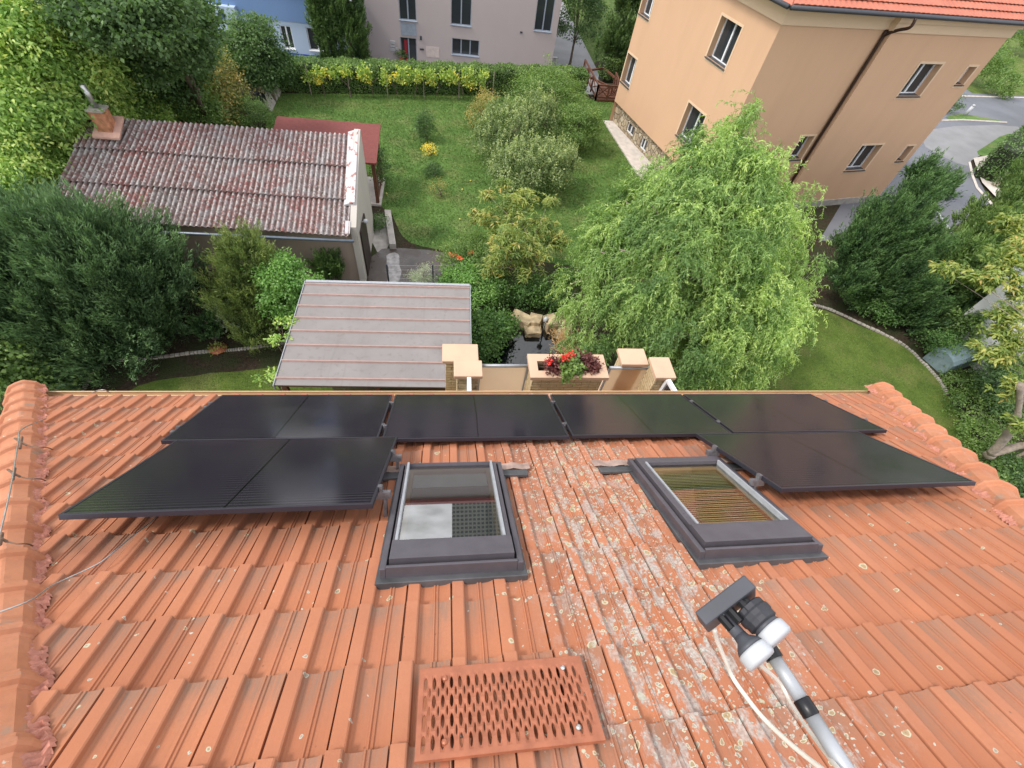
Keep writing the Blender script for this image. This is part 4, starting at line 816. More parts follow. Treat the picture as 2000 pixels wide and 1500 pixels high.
# chimney on the shed (built in, so a part)
cb = G(212,252,4.0); cx_, cy_ = cb[0]-.05, cb[1]+.05
M['oldbrick'] = simple('old_orange_brick', (.42,.19,.10), .85, var=.35, scale=7, bump=.5)
mb = MB(); mb.hexa([(cx_-.38,cy_-.38,3.82),(cx_+.44,cy_-.38,3.82),(cx_+.44,cy_+.42,4.17),(cx_-.38,cy_+.42,4.17),(cx_-.38,cy_-.38,3.88),(cx_+.44,cy_-.38,3.88),(cx_+.44,cy_+.42,4.23),(cx_-.38,cy_+.42,4.23)]); ch = mb.build('chimney_flashing', simple('pink_chimney_flashing', (.50,.30,.24), .7), sh)
mb = MB(); mb.box(cx_-.22, cx_+.22, cy_-.2, cy_+.22, 3.7, 4.58); ch = mb.build('chimney', M['oldbrick'], sh, bevel=.01)
mb = MB(); mb.box(cx_-.25, cx_+.25, cy_-.23, cy_+.25, 4.582, 4.64); g = mb.build('chimney_cap', M['concrete'], ch); g.location = (0,0,0)
mb = MB(); mb.tube([(cx_,cy_,4.68), (cx_-.02,cy_,5.30)], .085, 12); g = mb.build('flue_pipe', M['zinc'], ch, True); g.location = (0,0,0)
# ladder hung on the shed
ld = thing('ladder', 'old wooden ladder hanging sideways on the shed wall', 'ladder', (-9.6, 14.42, 0))
mb = MB()
for z in (.30, -.12): mb.beam((-10.9, 14.42, z), (-8.2, 14.42, z+.03), .05, .07)
for i in range(8): x = -10.7+i*.34; mb.beam((x, 14.42, .32), (x+.06, 14.42, -.1), .03, .04)
mb.build('frame', M['woodold'], ld)
# gazebo
gzb = thing('gazebo', 'small brown timber gazebo with a dark red shingle roof behind the shed', 'gazebo', (-5.1, 20.5, 0))
q = [np.array(G(735,319,2.15)), np.array(G(733,243,2.55)), np.array(G(537,236,2.55))]; xl, xr, yn, yf = q[2][0], q[0][0], q[0][1], q[1][1]
mb = MB(); mb.hexa([(xl,yn,2.08),(xr,yn,2.08),(xr,yf,2.50),(xl,yf,2.50),(xl,yn,2.15),(xr,yn,2.15),(xr,yf,2.57),(xl,yf,2.57)]); mb.build('roof', M['redroof'], gzb)
for x in (xr-.2, xl+.3):
    for y in (yn+.35, yf-.3):
        mb = MB(); mb.box(x-.07, x+.07, y-.07, y+.07, 0, 2.2); mb.build('post', M['wood'], gzb)
mb = MB(); mb.beam((xr-.2,yn+.35,.95), (xr-.2,yf-.3,.95), .06, .09); mb.beam((xr-.2,yn+.35,.15), (xr-.2,yf-.3,.15), .06, .09)
for i in range(9): a_ = i*pi/4; mb.beam((xr-.2,yn+1.0,.55), (xr-.2,yn+1.0+.33*cos(a_),.55+.33*sin(a_)), .03, .03)
mb.build('balustrade', M['wood'], gzb)
mb = MB(); mb.box(xl+.1, xr-.05, yn+.2, yf-.1, 0, .1); mb.build('base', M['slab'], gzb)
# ================================================================ BUILDINGS
def facade(P0, dr, L_, z0, z1, ops, inward, mat, parent, name='wall', depth=.36, frame='wframe', sill='flash', surround=None, mull=1, label=None):
    """vertical wall with recessed windows; each window is a part with pane and sill below it"""
    P0 = np.array(P0); dr = np.array(dr); iw = np.array(inward)
    def W(s, z, d=0): p_ = P0+dr*s+iw*d; return (float(p_[0]), float(p_[1]), z)
    S = sorted({0, L_, *[o[0] for o in ops], *[o[1] for o in ops]}); Zs = sorted({z0, z1, *[o[2] for o in ops], *[o[3] for o in ops]}); mb = MB()
    for i in range(len(S)-1):
        for j in range(len(Zs)-1):
            sc, zc_ = (S[i]+S[i+1])/2, (Zs[j]+Zs[j+1])/2
            if any(o[0] < sc < o[1] and o[2] < zc_ < o[3] for o in ops): continue
            mb.quad(W(S[i],Zs[j]), W(S[i+1],Zs[j]), W(S[i+1],Zs[j+1]), W(S[i],Zs[j+1]))
    for o in ops:
        a, b, c, d = o[:4]
        mb.quad(W(a,c),W(a,c,depth),W(a,d,depth),W(a,d)); mb.quad(W(b,c),W(b,d),W(b,d,depth),W(b,c,depth)); mb.quad(W(a,d),W(a,d,depth),W(b,d,depth),W(b,d)); mb.quad(W(a,c),W(b,c),W(b,c,depth),W(a,c,depth))
    wall = mb.build(name, mat, parent)
    for o in ops:
        a, b, c, d = o[:4]; kind = o[4] if len(o) > 4 else 'w'
        fb = MB(); fw = .055; dd = depth
        def bar(s0, s1, z0_, z1_, d0=dd-.07, d1=dd): fb.hexa([W(s0,z0_,d0),W(s1,z0_,d0),W(s1,z0_,d1),W(s0,z0_,d1),W(s0,z1_,d0),W(s1,z1_,d0),W(s1,z1_,d1),W(s0,z1_,d1)])
        bar(a,b,c,c+fw); bar(a,b,d-fw,d); bar(a,a+fw,c+fw,d-fw); bar(b-fw,b,c+fw,d-fw)
        m_ = o[5] if len(o) > 5 else mull
        for q in range(1, m_+1): s_ = a+(b-a)*q/(m_+1); bar(s_-.045,s_+.045,c+fw,d-fw)
        win = fb.build('door' if kind == 'd' else 'window', M[frame], parent)
        pb = MB(); pb.quad(W(a,c,dd-.02),W(b,c,dd-.02),W(b,d,dd-.02),W(a,d,dd-.02)); g = pb.build('pane', M['pane'], win); g.location = (0,0,0)
        if kind == 'w' and sill:
            sb = MB(); sb.hexa([W(a-.04,c-.05,-.07),W(b+.04,c-.05,-.07),W(b+.04,c-.02,dd-.07),W(a-.04,c-.02,dd-.07),W(a-.04,c-.01,-.07),W(b+.04,c-.01,-.07),W(b+.04,c+.02,dd-.07),W(a-.04,c+.02,dd-.07)]); g = sb.build('sill', M[sill], win); g.location = (0,0,0)
        if surround:
            sb = MB(); t = .09
            for (s0, s1, u0_, u1_) in ((a-t,b+t,d,d+t),(a-t,b+t,c-t-.05,c-.05),(a-t,a,c-.05,d),(b,b+t,c-.05,d)):
                sb.hexa([W(s0,u0_,-.012),W(s1,u0_,-.012),W(s1,u0_,.0),W(s0,u0_,.0),W(s0,u1_,-.012),W(s1,u1_,-.012),W(s1,u1_,.0),W(s0,u1_,.0)])
            g = sb.build('surround', M[surround], win); g.location = (0,0,0)
    return W
C1 = np.array((12.75, 20.6)); dL = np.array((-.22, .975)); dL /= np.linalg.norm(dL); dR = np.array((.975, .22)); dR /= np.linalg.norm(dR)
pb_ = thing('apartment_house', 'tall peach rendered house with a brown downpipe and rubble stone base', 'building', (16.0, 26.0, 0))
LL = 10.45
WL = facade(C1, dL, LL, 1.27, 8.75, [(2.03,3.56,5.93,7.47),(1.95,3.53,2.42,3.98),(9.22,10.35,2.42,3.88),(9.2,10.35,5.74,7.25)], dR, M['peach'], pb_, surround='peachlight')
facade(C1+dR*.22, dL, LL, -.3, 1.27, [(7.7,8.6,.3,.84,'b'),(6.0,6.7,.22,.84,'b')], dR, M['rubble'], pb_, name='stone_base', depth=.15, frame='wframe')
mb = MB(); a_ = WL(0,1.265,0); b_ = WL(LL,1.265,0); c_ = WL(LL,1.265,.25); d_ = WL(0,1.265,.25); mb.quad(a_,b_,c_,d_); mb.build('plinth_soffit', M['peach'], pb_)
WR = facade(C1, dR, 5.6, .35, 8.75, [(4.45,5.28,2.7,3.84,'w',0)], dL, M['peach'], pb_, surround='peachlight')
P2 = C1+dR*5.6-dL*.28
WR2 = facade(P2, dR, 7.4, .35, 8.55, [(2.98-.02,4.43,5.72,7.05),(6.3,6.88,6.22,6.97,'w',0),(2.98,4.45,2.06,3.40),(6.38,6.95,2.45,3.26,'w',0)], dL, M['peach'], pb_, surround='peachlight')
mb = MB(); q = [tuple(P2)+(.35,), tuple(P2+dL*.28)+(.35,), tuple(P2+dL*.28)+(8.6,), tuple(P2)+(8.6,)]; mb.quad(*q)
Er = P2+dR*7.4; Br = Er+dL*11; Bl = C1+dL*LL; mb.quad(tuple(Er)+(.0,), tuple(Br)+(0,), tuple(Br)+(8.6,), tuple(Er)+(8.6,)); mb.quad(tuple(Bl)+(0,), tuple(Bl)+(8.6,), tuple(Br)+(8.6,), tuple(Br)+(0,)); mb.build('rear_wall', M['peach'], pb_)
mb = MB(); a_ = C1-dL*.02; mb.prism([tuple(C1-dL*.05), tuple(C1+dR*5.5-dL*.05), tuple(P2-dL*.06+dR*.0), tuple(Er-dL*.06), tuple(Er+dL*1), tuple(C1+dL*1)], -.2, .36); mb.build('plinth', M['concrete'], pb_)
# cornice, eaves, roof
def ofs(o_): return [C1-dL*o_-dR*o_, P2-dR*0-dL*(o_-.28), P2-dL*o_, Er-dL*o_+dR*o_, Br+dL*o_+dR*o_, Bl+dL*o_-dR*o_]
def ring(poly): return [tuple(map(float, p)) for p in poly]
fp_ = [C1, C1+dR*5.6, P2, Er, Br, Bl]
def offp(o_): return [C1-dL*o_-dR*o_, C1+dR*(5.6-o_)-dL*o_, P2-dL*o_-dR*o_, Er-dL*o_+dR*o_, Br+dL*o_+dR*o_, Bl+dL*o_-dR*o_]
mb = MB(); mb.prism(ring(offp(.07)), 8.15, 8.5); mb.prism(ring(offp(.18)), 8.502, 8.72); mb.build('cornice', M['peachlight'], pb_)
mb = MB(); mb.prism(ring(offp(.42)), 8.722, 8.80); mb.build('soffit', M['peachlight'], pb_)
ctr = sum(fp_)/6; e = offp(.50); mb = MB()
rid1 = C1+dR*4.5+dL*5.3; rid2 = Er-dR*4.5+dL*5.6; zr = 12.4
e3 = [tuple(p)+(8.84,) for p in (e[0], Er-dL*.5+dR*.5-(P2-C1-dR*5.6)*0, e[3], e[4], e[5])]
a0 = tuple(C1-dL*.55-dR*.5)+(8.84,); a1 = tuple(Er-dL*.5+dR*.5)+(8.84,); a2 = tuple(e[4])+(8.84,); a3 = tuple(e[5])+(8.84,)
r1 = tuple(rid1)+(zr,); r2 = tuple(rid2)+(zr,)
mb.quad(a0,a1,r2,r1); mb.quad(a1,a2,r2); mb.quad(a2,a3,r1,r2); mb.quad(a3,a0,r1)
k = NM('red_roof_tiles', .6); wv = k.n('TexWave', Scale=1.0); wv.bands_direction = 'X'; mpn = k.n('Mapping'); mpn.inputs['Rotation'].default_value = (0,0,-.222); k.l(k.obj(), mpn.inputs[0])
sx = k.n('SeparateXYZ'); k.l(mpn.outputs[0], sx.inputs[0]); fx = k.math('FRACT', k.math('MULTIPLY', sx.outputs[0], 3.6)); fy = k.math('FRACT', k.math('MULTIPLY', sx.outputs[2], 4.2))
hgt = k.math('ADD', k.math('PINGPONG', fx, .5), k.math('MULTIPLY', k.math('SUBTRACT', 1.0, fy), .5)); k.col(k.mix(k.ramp(k.noise(2, 4), [(.3, 0.0), (.7, 1.0)]), (.42,.12,.07), (.49,.155,.09))); k.bump(hgt, 1.0, .06); M['redtile'] = k.m
mb.build('roof', M['redtile'], pb_)
A0, A1, Q1, Q2 = map(np.array, (a0, a1, r1, r2)); co = []; fc = []; ns = 400; nn_ = unit(np.cross(A1-A0, Q1-A0)); nn_ = nn_ if nn_[2] > 0 else -nn_; ncr = 14
for c_ in range(ncr):
    for e_, hh_ in ((0, .075), (.04, .085), (.99, .035)):
        t = (c_+e_)/19
        for i in range(ns+1): s_ = i/ns; p_ = (A0*(1-s_)+A1*s_)*(1-t)+(Q1*(1-s_)+Q2*s_)*t; co.append(tuple(p_+nn_*(hh_+.022*abs(math.sin(pi*50*s_)))))
    o_ = c_*3*(ns+1)
    for r_ in range(2):
        for i in range(ns): a = o_+r_*(ns+1)+i; fc.append((a, a+1, a+ns+2, a+ns+1))
mb = MB(); mb.add(co, fc); mb.build('front_roof_tiles', M['redtile'], pb_)
mb = MB()
for i in range(3): mb.beam(tuple(np.array(a1)*(1-(.2+.25*i))+np.array(r2)*(.2+.25*i)-np.array([0,0,0])), tuple(np.array(a1)*(1-(.45+.25*i))+np.array(r2)*(.45+.25*i)), .22, .12)
mb.beam(a1, r2, .24, .14); mb.build('hip_ridge', M['redtile'], pb_)
mb = MB()
mb.tube([tuple(C1-dL*.58-dR*.5)+(8.80,), tuple(Er-dL*.58+dR*.5)+(8.80,)], .085, 8); mb.tube([tuple(C1-dL*.5-dR*.58)+(8.80,), tuple(Bl-dR*.58)+(8.80,)], .085, 8); mb.build('gutter', M['dark'], pb_, True)
M['pipe'] = simple('brown_downpipe', (.045,.022,.014), .4, .2)
pp = C1+dR*5.5-dL*.10; p0 = P2-dL*.5+dR*.15
mb = MB(); mb.tube(catmull([tuple(p0)+(8.75,), tuple(p0)+(8.45,), tuple(pp*.5+p0*.5)+(8.25,), tuple(pp)+(7.95,), tuple(pp)+(7.5,), tuple(pp)+(.3,)], 5), .062, 10); mb.build('downpipe', M['pipe'], pb_, True)
# pink building
YP = G(803,122,-1.2)[1]
def onY(px, py, Y): d = ray(px, py); s = Y/d[1]; return float(d[0]*s), float(d[2]*s+CAMZ)
pk = thing('office_building', 'dusty pink rendered building with grey framed windows beyond the hedge', 'building', (1.0, YP, -1.2))
def rectY(x0, y0, x1, y1, Y, top=None): a = onY(x0, y0, Y); b = onY(x1, y1, Y); return a[0], b[0], b[1], (a[1] if top is None else top)
M['greyframe'] = simple('blue_grey_frame', (.27,.31,.37), .45)
x0 = onY(690,60,YP)[0]; x1 = onY(1088,60,YP)[0]
ops = [rectY(883,74,935,111,YP)+('w',2), rectY(778,0,814,42,YP,4.2)+('w',1), rectY(881,0,920,52,YP,4.2)+('w',1), rectY(1050,0,1076,63,YP,4.6)+('w',1), rectY(781,72,815,122,YP)+('d',1)]
ops = [(o[0]-x0, o[1]-x0)+o[2:] for o in ops]
facade((x0, YP), (1, 0), x1-x0, -1.3, 8.4, ops, (0, 1), M['pink'], pk, depth=.16, frame='greyframe', sill='greyframe')
mb = MB(); mb.quad((x1,YP,-1.3),(x1,YP+14,-1.3),(x1,YP+14,8.4),(x1,YP,8.4)); mb.quad((x0,YP,-1.3),(x0,YP,8.4),(x0,YP+14,8.4),(x0,YP+14,-1.3)); mb.build('side_wall', M['pink'], pk)
mb = MB(); mb.box(x0-.3, x1+.3, YP-.3, YP+14, 8.4, 8.7); mb.build('roof', M['redroof'], pk)
r = rectY(782,43,814,71,YP); mb = MB(); mb.box(r[0], r[1], YP-.03, YP+.02, r[2], r[3]); mb.build('grey_panel', M['greyframe'], pk)
r = rectY(789,78,797,121,YP); mb = MB(); mb.box(r[0], r[1], YP+.08, YP+.12, r[2], r[3]); mb.build('red_door_leaf', simple('red_panel', (.30,.02,.03), .5), pk)
for i, (a, b, c, d) in enumerate(((762,79,772,86),(762,87,772,92),(762,94,772,100),(773,93,777,98),(820,70,824,78),(820,94,828,98),(1016,61,1020,65))):
    r = rectY(a,b,c,d,YP); mb = MB(); mb.box(r[0], r[1], YP-.05, YP, r[2], r[3]); mb.build(('notice_board','notice_board','notice_board','bell_panel','wall_lamp','letter_slot','vent')[i], M['white' if i < 4 else 'dark'], pk)
r = rectY(832,90,858,113,YP); mb = MB(); mb.box(r[0], r[1], YP-.015, YP, r[2], r[3]); mb.build('plaque', simple('pale_plaque', (.56,.47,.44), .6), pk)
# blue building
YB = G(600,121,-1.2)[1]
bb = thing('blue_building', 'long low building rendered in two blues, partly behind the trees', 'building', (-12, YB, -1.2))
xb0 = onY(300,60,YB)[0]; xb1 = onY(700,60,YB)[0]; zt_ = onY(600,45,YB)[1]; zb_ = onY(600,108,YB)[1]
ops = [rectY(545,49,577,96,YB)+('w',1), rectY(597,53,640,101,YB)+('w',1), rectY(440,60,475,105,YB)+('w',1)]; ops = [(o[0]-xb0, o[1]-xb0)+o[2:] for o in ops]
facade((xb0, YB), (1, 0), xb1-xb0, zb_, zt_, ops, (0, 1), M['blue2'], bb, depth=.14, sill='wframe')
mb = MB(); mb.box(xb0, xb1, YB-.06, YB+8, zt_, zt_+1.35); mb.build('upper_band', M['blue1'], bb)
mb = MB(); mb.box(xb0, xb1, YB-.05, YB+.0, -1.3, zb_); mb.build('base_band', M['blue1'], bb)
mb = MB(); mb.box(xb0, xb1, YB-.07, YB-.0, zb_-.0, zb_+.05); mb.build('line', simple('deep_blue_line', (.03,.06,.30), .6), bb)
mb = MB(); mb.box(xb0, xb1, YB-.1, YB+9, zt_+1.352, zt_+1.50); mb.build('white_coping', M['whitewall'], bb)
xw = onY(475,60,YB)[0]; mb = MB(); mb.box(xb0-2, xw, YB-.5, YB+6, -1.3, onY(440,8,YB)[1]); mb.build('white_wing', M['blue2'], bb)
mb = MB(); q = onY(433,30,YB-.5); mb.tube([(q[0],YB-.56,q[1]),(q[0],YB-.5,q[1])], .22, 16); mb.build('round_sign', simple('dark_round', (.05,.09,.14), .5), bb)
# tower block far beyond, mirrored in the roof window
k = NM('tower_facade', .8); sx = k.n('SeparateXYZ'); k.l(k.obj(), sx.inputs[0])
fx = k.math('FRACT', k.math('MULTIPLY', sx.outputs[0], .32)); fz = k.math('FRACT', k.math('MULTIPLY', sx.outputs[2], .34))
on = k.math('MULTIPLY', k.math('GREATER_THAN', fx, .35), k.math('GREATER_THAN', fz, .45)); k.col(k.mix(on, (.34,.33,.31), (.10,.105,.11))); M['tower'] = k.m
tb = thing('tower_block', 'grey many storey tower block far off, seen mirrored in the left roof window', 'building', (30, 360, 0))
mb = MB(); mb.box(9, 80, 360, 400, -2, 120); mb.build('body', M['tower'], tb); mb = MB(); mb.box(4, 30, 357, 360, -2, 40); mb.build('low_wing', M['tower'], tb)
# street things at the back
q = G(1054,131,-1.2); mb = MB(); mb.tube([q, (q[0], q[1], 8)], .035, 6); tag(mb.build('flagpole', M['alu'], None, True), 'thin pale metal pole standing beside the right end of the pink building', 'pole')
q = G(1080,131,-1.2); ub = thing('utility_box', 'small white utility box at the foot of the pink building', 'box', q)
mb = MB(); mb.box(q[0]-.22, q[0]+.22, q[1]-.1, q[1]+.15, -1.2, -.55); mb.build('cabinet', M['white'], ub, bevel=.02); mb = MB(); mb.box(q[0]-.25, q[0]+.25, q[1]-.14, q[1]+.18, -.548, -.5); mb.build('lid', M['alu'], ub)
q = G(785,121,-1.2); pt = thing('potted_plant', 'dark bushy pot plant beside the door of the pink building', 'plant', q)
mb = MB(); mb.tube([q, (q[0],q[1],-.9)], [.16,.2], 10); mb.build('pot', M['terra'], pt); leafobj('leaves', [broad([(q[0],q[1],-.7,.3,.25,.25)], 30, 10, .08, .1, .06)], LM['darkbroad'], pt)
# timber railings
tr = thing('timber_railing', 'old brown timber railing with crossed braces beside the peach house', 'railing', G(1185,180,0))
mb = MB(); pts = [G(1162,197), G(1205,200), G(1196,172), G(1150,150), G(1137,146)]
P_ = [np.array(p) for p in pts]
for a, b in ((0,1),(0,4),(1,2)):
    A, B = P_[a], P_[b]; n = 2 if a == 0 and b == 1 else 3
    for i in range(n+1): p = A+(B-A)*i/n; mb.beam(tuple(p), tuple(p+[0,0,1.0]), .09, .09, (1,0,0))
    for h in (.25, .98): mb.beam(tuple(A+[0,0,h]), tuple(B+[0,0,h]), .07, .1)
    for i in range(n): p = A+(B-A)*i/n; q = A+(B-A)*(i+1)/n; mb.beam(tuple(p+[0,0,.28]), tuple(q+[0,0,.95]), .05, .06); mb.beam(tuple(p+[0,0,.95]), tuple(q+[0,0,.28]), .05, .06)
for p, q in (((1180,133),(1208,158)),((1140,139),(1180,133)),((1150,150),(1196,172))):
    A, B = np.array(G(*p,.6)), np.array(G(*q,.6)); mb.beam(tuple(A), tuple(B), .1, .12); mb.beam(tuple(A+[0,0,-.6]), tuple(A+[0,0,.1]), .09, .09, (1,0,0)); mb.beam(tuple(B+[0,0,-.6]), tuple(B+[0,0,.1]), .09, .09, (1,0,0))
mb.build('frame', M['wood'], tr)
mb = MB(); q = [G(1165,198,.02), G(1205,200,.02), G(1200,175,.02), G(1165,170,.02)]
for i in range(6): t = i/6; t2 = t+.14; mb.prism([(q[0][0]*(1-t)+q[3][0]*t, q[0][1]*(1-t)+q[3][1]*t), (q[1][0]*(1-t)+q[2][0]*t, q[1][1]*(1-t)+q[2][1]*t), (q[1][0]*(1-t2)+q[2][0]*t2, q[1][1]*(1-t2)+q[2][1]*t2), (q[0][0]*(1-t2)+q[3][0]*t2, q[0][1]*(1-t2)+q[3][1]*t2)], .02, .14)
mb.build('deck_boards', M['wood'], tr)
# right side: bollard, walls, grey neighbour, garden box
q = G(1883,226); bo = thing('bollard', 'white leaning marker post beside the street', 'bollard', q); mb = MB(); mb.tube([q, (q[0]+.1,q[1],.75)], .13, 10); mb.build('post', M['white'], bo, True); mb = MB(); mb.tube([(q[0]+.1,q[1],.752), (q[0]+.12,q[1],.88)], [.14,.10], 10); mb.build('cap', M['white'], bo, True)
M['palestone'] = simple('pale_stone', (.30,.265,.20), .9, var=.3, scale=3, bump=.6, bs=9)
def gwall(label, pa, pb, zt_, th, grp='stone garden walls across the street'):
    A, B = np.array(G(*pa, zt_)), np.array(G(*pb, zt_)); d = unit(B-A); n = np.array([-d[1], d[0], 0])*th; o = thing('garden_wall', label, 'wall', tuple(A[:2])+(0,), grp)
    mb = MB(); mb.prism([tuple((A)[:2]), tuple((B)[:2]), tuple((B+n)[:2]), tuple((A+n)[:2])], -.1, zt_-.12); mb.build('masonry', M['palestone'], o)
    mb = MB(); e = n*.1; mb.prism([tuple((A-e)[:2]), tuple((B-e)[:2]), tuple((B+n+e)[:2]), tuple((A+n+e)[:2])], zt_-.118, zt_); mb.build('coping', M['palestone'], o)
gwall('pale stone wall with a hedge on top, upper of the two across the street', (1944,330), (2110,150), .8, .35)
gwall('pale stone wall below its twin, beside the concrete steps', (1960,353), (2130,210), .6, .35)
st = thing('steps', 'pale concrete steps at the end of the stone walls', 'steps', G(1950,370)); q = np.array(G(1945,378)); u_ = unit(np.array(G(1972,362))-q); v_ = np.array([u_[1],-u_[0],0])
for i in range(4): mb = MB(); a = q+u_*i*.45; mb.prism([tuple(p[:2]) for p in (a, a+u_*.45, a+u_*.45+v_*1.6, a+v_*1.6)], 0, .16*(i+1)); mb.build('step', M['slab'], st)
nb = thing('neighbour_house', 'grey rendered neighbouring house cut by the right edge of the picture', 'building', (26, 12.5, 0))
A = G(1968,545,3.2); mb = MB(); mb.prism([(A[0],A[1]),(A[0]+8,A[1]+4.5),(A[0]+14,A[1]-6),(A[0]+.6,A[1]-3.2)], 0, 3.2); mb.build('wall', M['whitewall'], nb); mb = MB(); mb.prism([(A[0]-.2,A[1]+.1),(A[0]+8,A[1]+4.9),(A[0]+14,A[1]-6),(A[0]+.4,A[1]-3.4)], 3.202, 3.3); mb.build('roof', M['zinc'], nb)
sf = thing('slat_fence', 'brown slatted fence in front of the grey neighbouring house', 'fence', G(1950,590,1.0)); A = np.array(G(1922,598,1.8)); B = np.array(G(1958,566,1.8)); C3 = np.array(G(1990,612,1.8))
for a, b in ((A, B), (B, C3)):
    mb = MB(); n = 12
    for i in range(n): p = a+(b-a)*(i+.5)/n; mb.beam((p[0],p[1],.05), (p[0],p[1],1.8), .04, .09, tuple(unit(b-a)))
    mb.beam((a[0],a[1],1.5), (b[0],b[1],1.5), .05, .08); mb.beam((a[0],a[1],.4), (b[0],b[1],.4), .05, .08); mb.build('slat_panel', M['wood'], sf)
gb = thing('garden_box', 'blue grey garden storage box with a curved lid among the shrubs', 'storage box', G(1900,712)); M['bluebox'] = simple('blue_grey_tarpaulin', (.20,.27,.29), .6, var=.15, scale=4, bump=.3, bs=8)
A, B = np.array(G(1862,716,.55)), np.array(G(1932,694,.55)); d = unit(B-A); n = np.array([-d[1],d[0],0])*-.95; ln = np.linalg.norm(B-A)
prof = [(0,0),(0,.55),(.12,.68),(.35,.76),(.6,.78),(.85,.72),(1,.6),(1,0)]; vs = [tuple(A+n*(-a)+np.array([0,0,z-.55]))+() for a, z in prof]+[tuple(A+d*ln+n*(-a)+np.array([0,0,z-.55])) for a, z in prof]
mb = MB(); mb.add(vs, [tuple(range(7,-1,-1)), tuple(range(8,16))]+[(i,i+1,9+i,8+i) for i in range(7)]); mb.build('cover', M['bluebox'], gb, bevel=.01)
# compost bay and slabs at the far left corner of the lawn
cb_ = thing('compost_bin', 'black lidded compost bin at the corner of the lawn', 'compost bin', G(500,212)); q = G(500,212); mb = MB(); mb.tube([(q[0],q[1],0),(q[0],q[1],.75),(q[0],q[1],.9)], [.75,.68,.5], 8); mb.build('body', M['black'], cb_); mb = MB(); mb.tube([(q[0],q[1],.902),(q[0],q[1],.97)], [.5,.35], 8); mb.build('lid', M['dark'], cb_)
for lab, (pa, pb) in (('upper grey concrete slab leaning upright by the compost bin', ((556,165),(546,190))), ('lower grey concrete slab leaning upright by the compost bin', ((544,192),(531,218)))):
    A, B = np.array(G(*pa)), np.array(G(*pb)); mb = MB(); t = np.array([-.12,0,0]); l_ = np.array([-.35,0,.85]); mb.hexa([tuple(B),tuple(B+t),tuple(A+t),tuple(A),tuple(B+l_),tuple(B+l_+t),tuple(A+l_+t),tuple(A+l_)]); tag(mb.build('concrete_slab', M['concrete'], None, bevel=.01), lab, 'slab', 'slabs by the compost bin')
# edgings
def edging(px, z, w_=.11, h=.07, mat='stoneedge', nm='lawn_edging'):
    P = catmull([G(*p, z) for p in px], 8); mb = MB(); co = []
    P = [np.array(p) for p in P]
    for i in range(len(P)-1):
        d = unit(P[i+1]-P[i]); n = np.array([-d[1], d[0], 0])*w_/2*rng.uniform(.8, 1.2); g = d*.01; hh_ = h*rng.uniform(.8, 1.15)
        mb.prism([tuple((P[i]-n+g)[:2]), tuple((P[i+1]-n-g)[:2]), tuple((P[i+1]+n-g)[:2]), tuple((P[i]+n+g)[:2])], z-.03, z+hh_)
    tag(mb.build(nm, M[mat], None, bevel=.01), kind='structure')
edging([(1588,596),(1625,607),(1690,637),(1760,672),(1800,707),(1832,742),(1850,772)], 0)
edging([(163,765),(180,735),(215,708),(300,700),(380,690),(430,686),(470,683),(520,676),(565,669)], -1.0)
# pond rocks, lamp
rs = np.random.default_rng(11)
for i, (px, py, sx_, sy_, sz_, lab) in enumerate(((1018,628,.42,.24,.26,'long flat sandstone block, leftmost of the pond edge'),(1044,632,.22,.26,.30,'squarish sandstone block right of the longest one at the pond'),(1040,648,.30,.22,.16,'low wet block at the water under the squarish one'),(1074,636,.24,.30,.34,'tall sandstone block right of the pond lamp'),(1098,632,.40,.26,.26,'sandstone block at the right end of the pond edge'),(1100,650,.36,.2,.2,'low sandstone block near the reeds'))):
    bm = bmesh.new(); bmesh.ops.create_cube(bm, size=1); bmesh.ops.bevel(bm, geom=bm.edges[:], offset=.055, segments=1, affect='EDGES'); bmesh.ops.subdivide_edges(bm, edges=bm.edges[:], cuts=1, use_grid_fill=True)
    q = G(px, py, .1)
    for v in bm.verts: v.co = Vector((v.co.x*sx_*2*1.0, v.co.y*sy_*2, v.co.z*sz_*2))+Vector(rs.normal(0, .022, 3)); v.co.rotate(Matrix.Rotation(rs.uniform(-.02,.02)+.3*(i-2), 3, 'Z')); v.co += Vector(q)
    me = bpy.data.meshes.new('rock'); bm.to_mesh(me); bm.free(); tag(link('rock', me, M['rock']), lab, 'rock', 'blocks round the pond')
q = G(1062,642,.3); gl_ = thing('garden_lamp', 'small white mushroom lamp among the pond rocks', 'lamp', q); mb = MB(); mb.tube([(q[0],q[1],.0),(q[0],q[1],.75)], .035, 8); mb.build('post', M['zinc'], gl_, True); mb = MB(); mb.tube([(q[0],q[1],.70),(q[0],q[1],.82),(q[0],q[1],.90)], [.10,.10,.05], 12); mb.build('lamp_head', M['white'], gl_, True)
q = G(428,684,-1.0); bw = thing('plant_bowl', 'flat terracotta bowl with trailing plants beside the lawn edging', 'plant bowl', q); mb = MB(); mb.tube([(q[0],q[1],-1),(q[0],q[1],-.88),(q[0],q[1],-.885),(q[0],q[1],-.93)], [.16,.30,.26,.2], 20); mb.build('bowl', M['terra'], bw, True); leafobj('leaves', [broad([(q[0],q[1],-.87,.24,.22,.08)], 26, 6, .05, .1, .03)], LM['peachleaf'], bw)
for i, (px, py) in enumerate(((898,428),(903,370),(919,353),(1107,352),(962,250),(755,378))):
    q = G(px, py, .05); bm = bmesh.new(); bmesh.ops.create_uvsphere(bm, u_segments=10, v_segments=8, radius=.045, matrix=Matrix.Translation(q)); me = bpy.data.meshes.new('apple'); bm.to_mesh(me); bm.free()
    tag(link('apple', me, simple('apple_skin', (.55,.50,.12), .4) if i == 0 else bpy.data.materials['apple_skin'], None, True), 'fallen pale apple lying on the back lawn', 'apple', 'fallen apples on the back lawn')
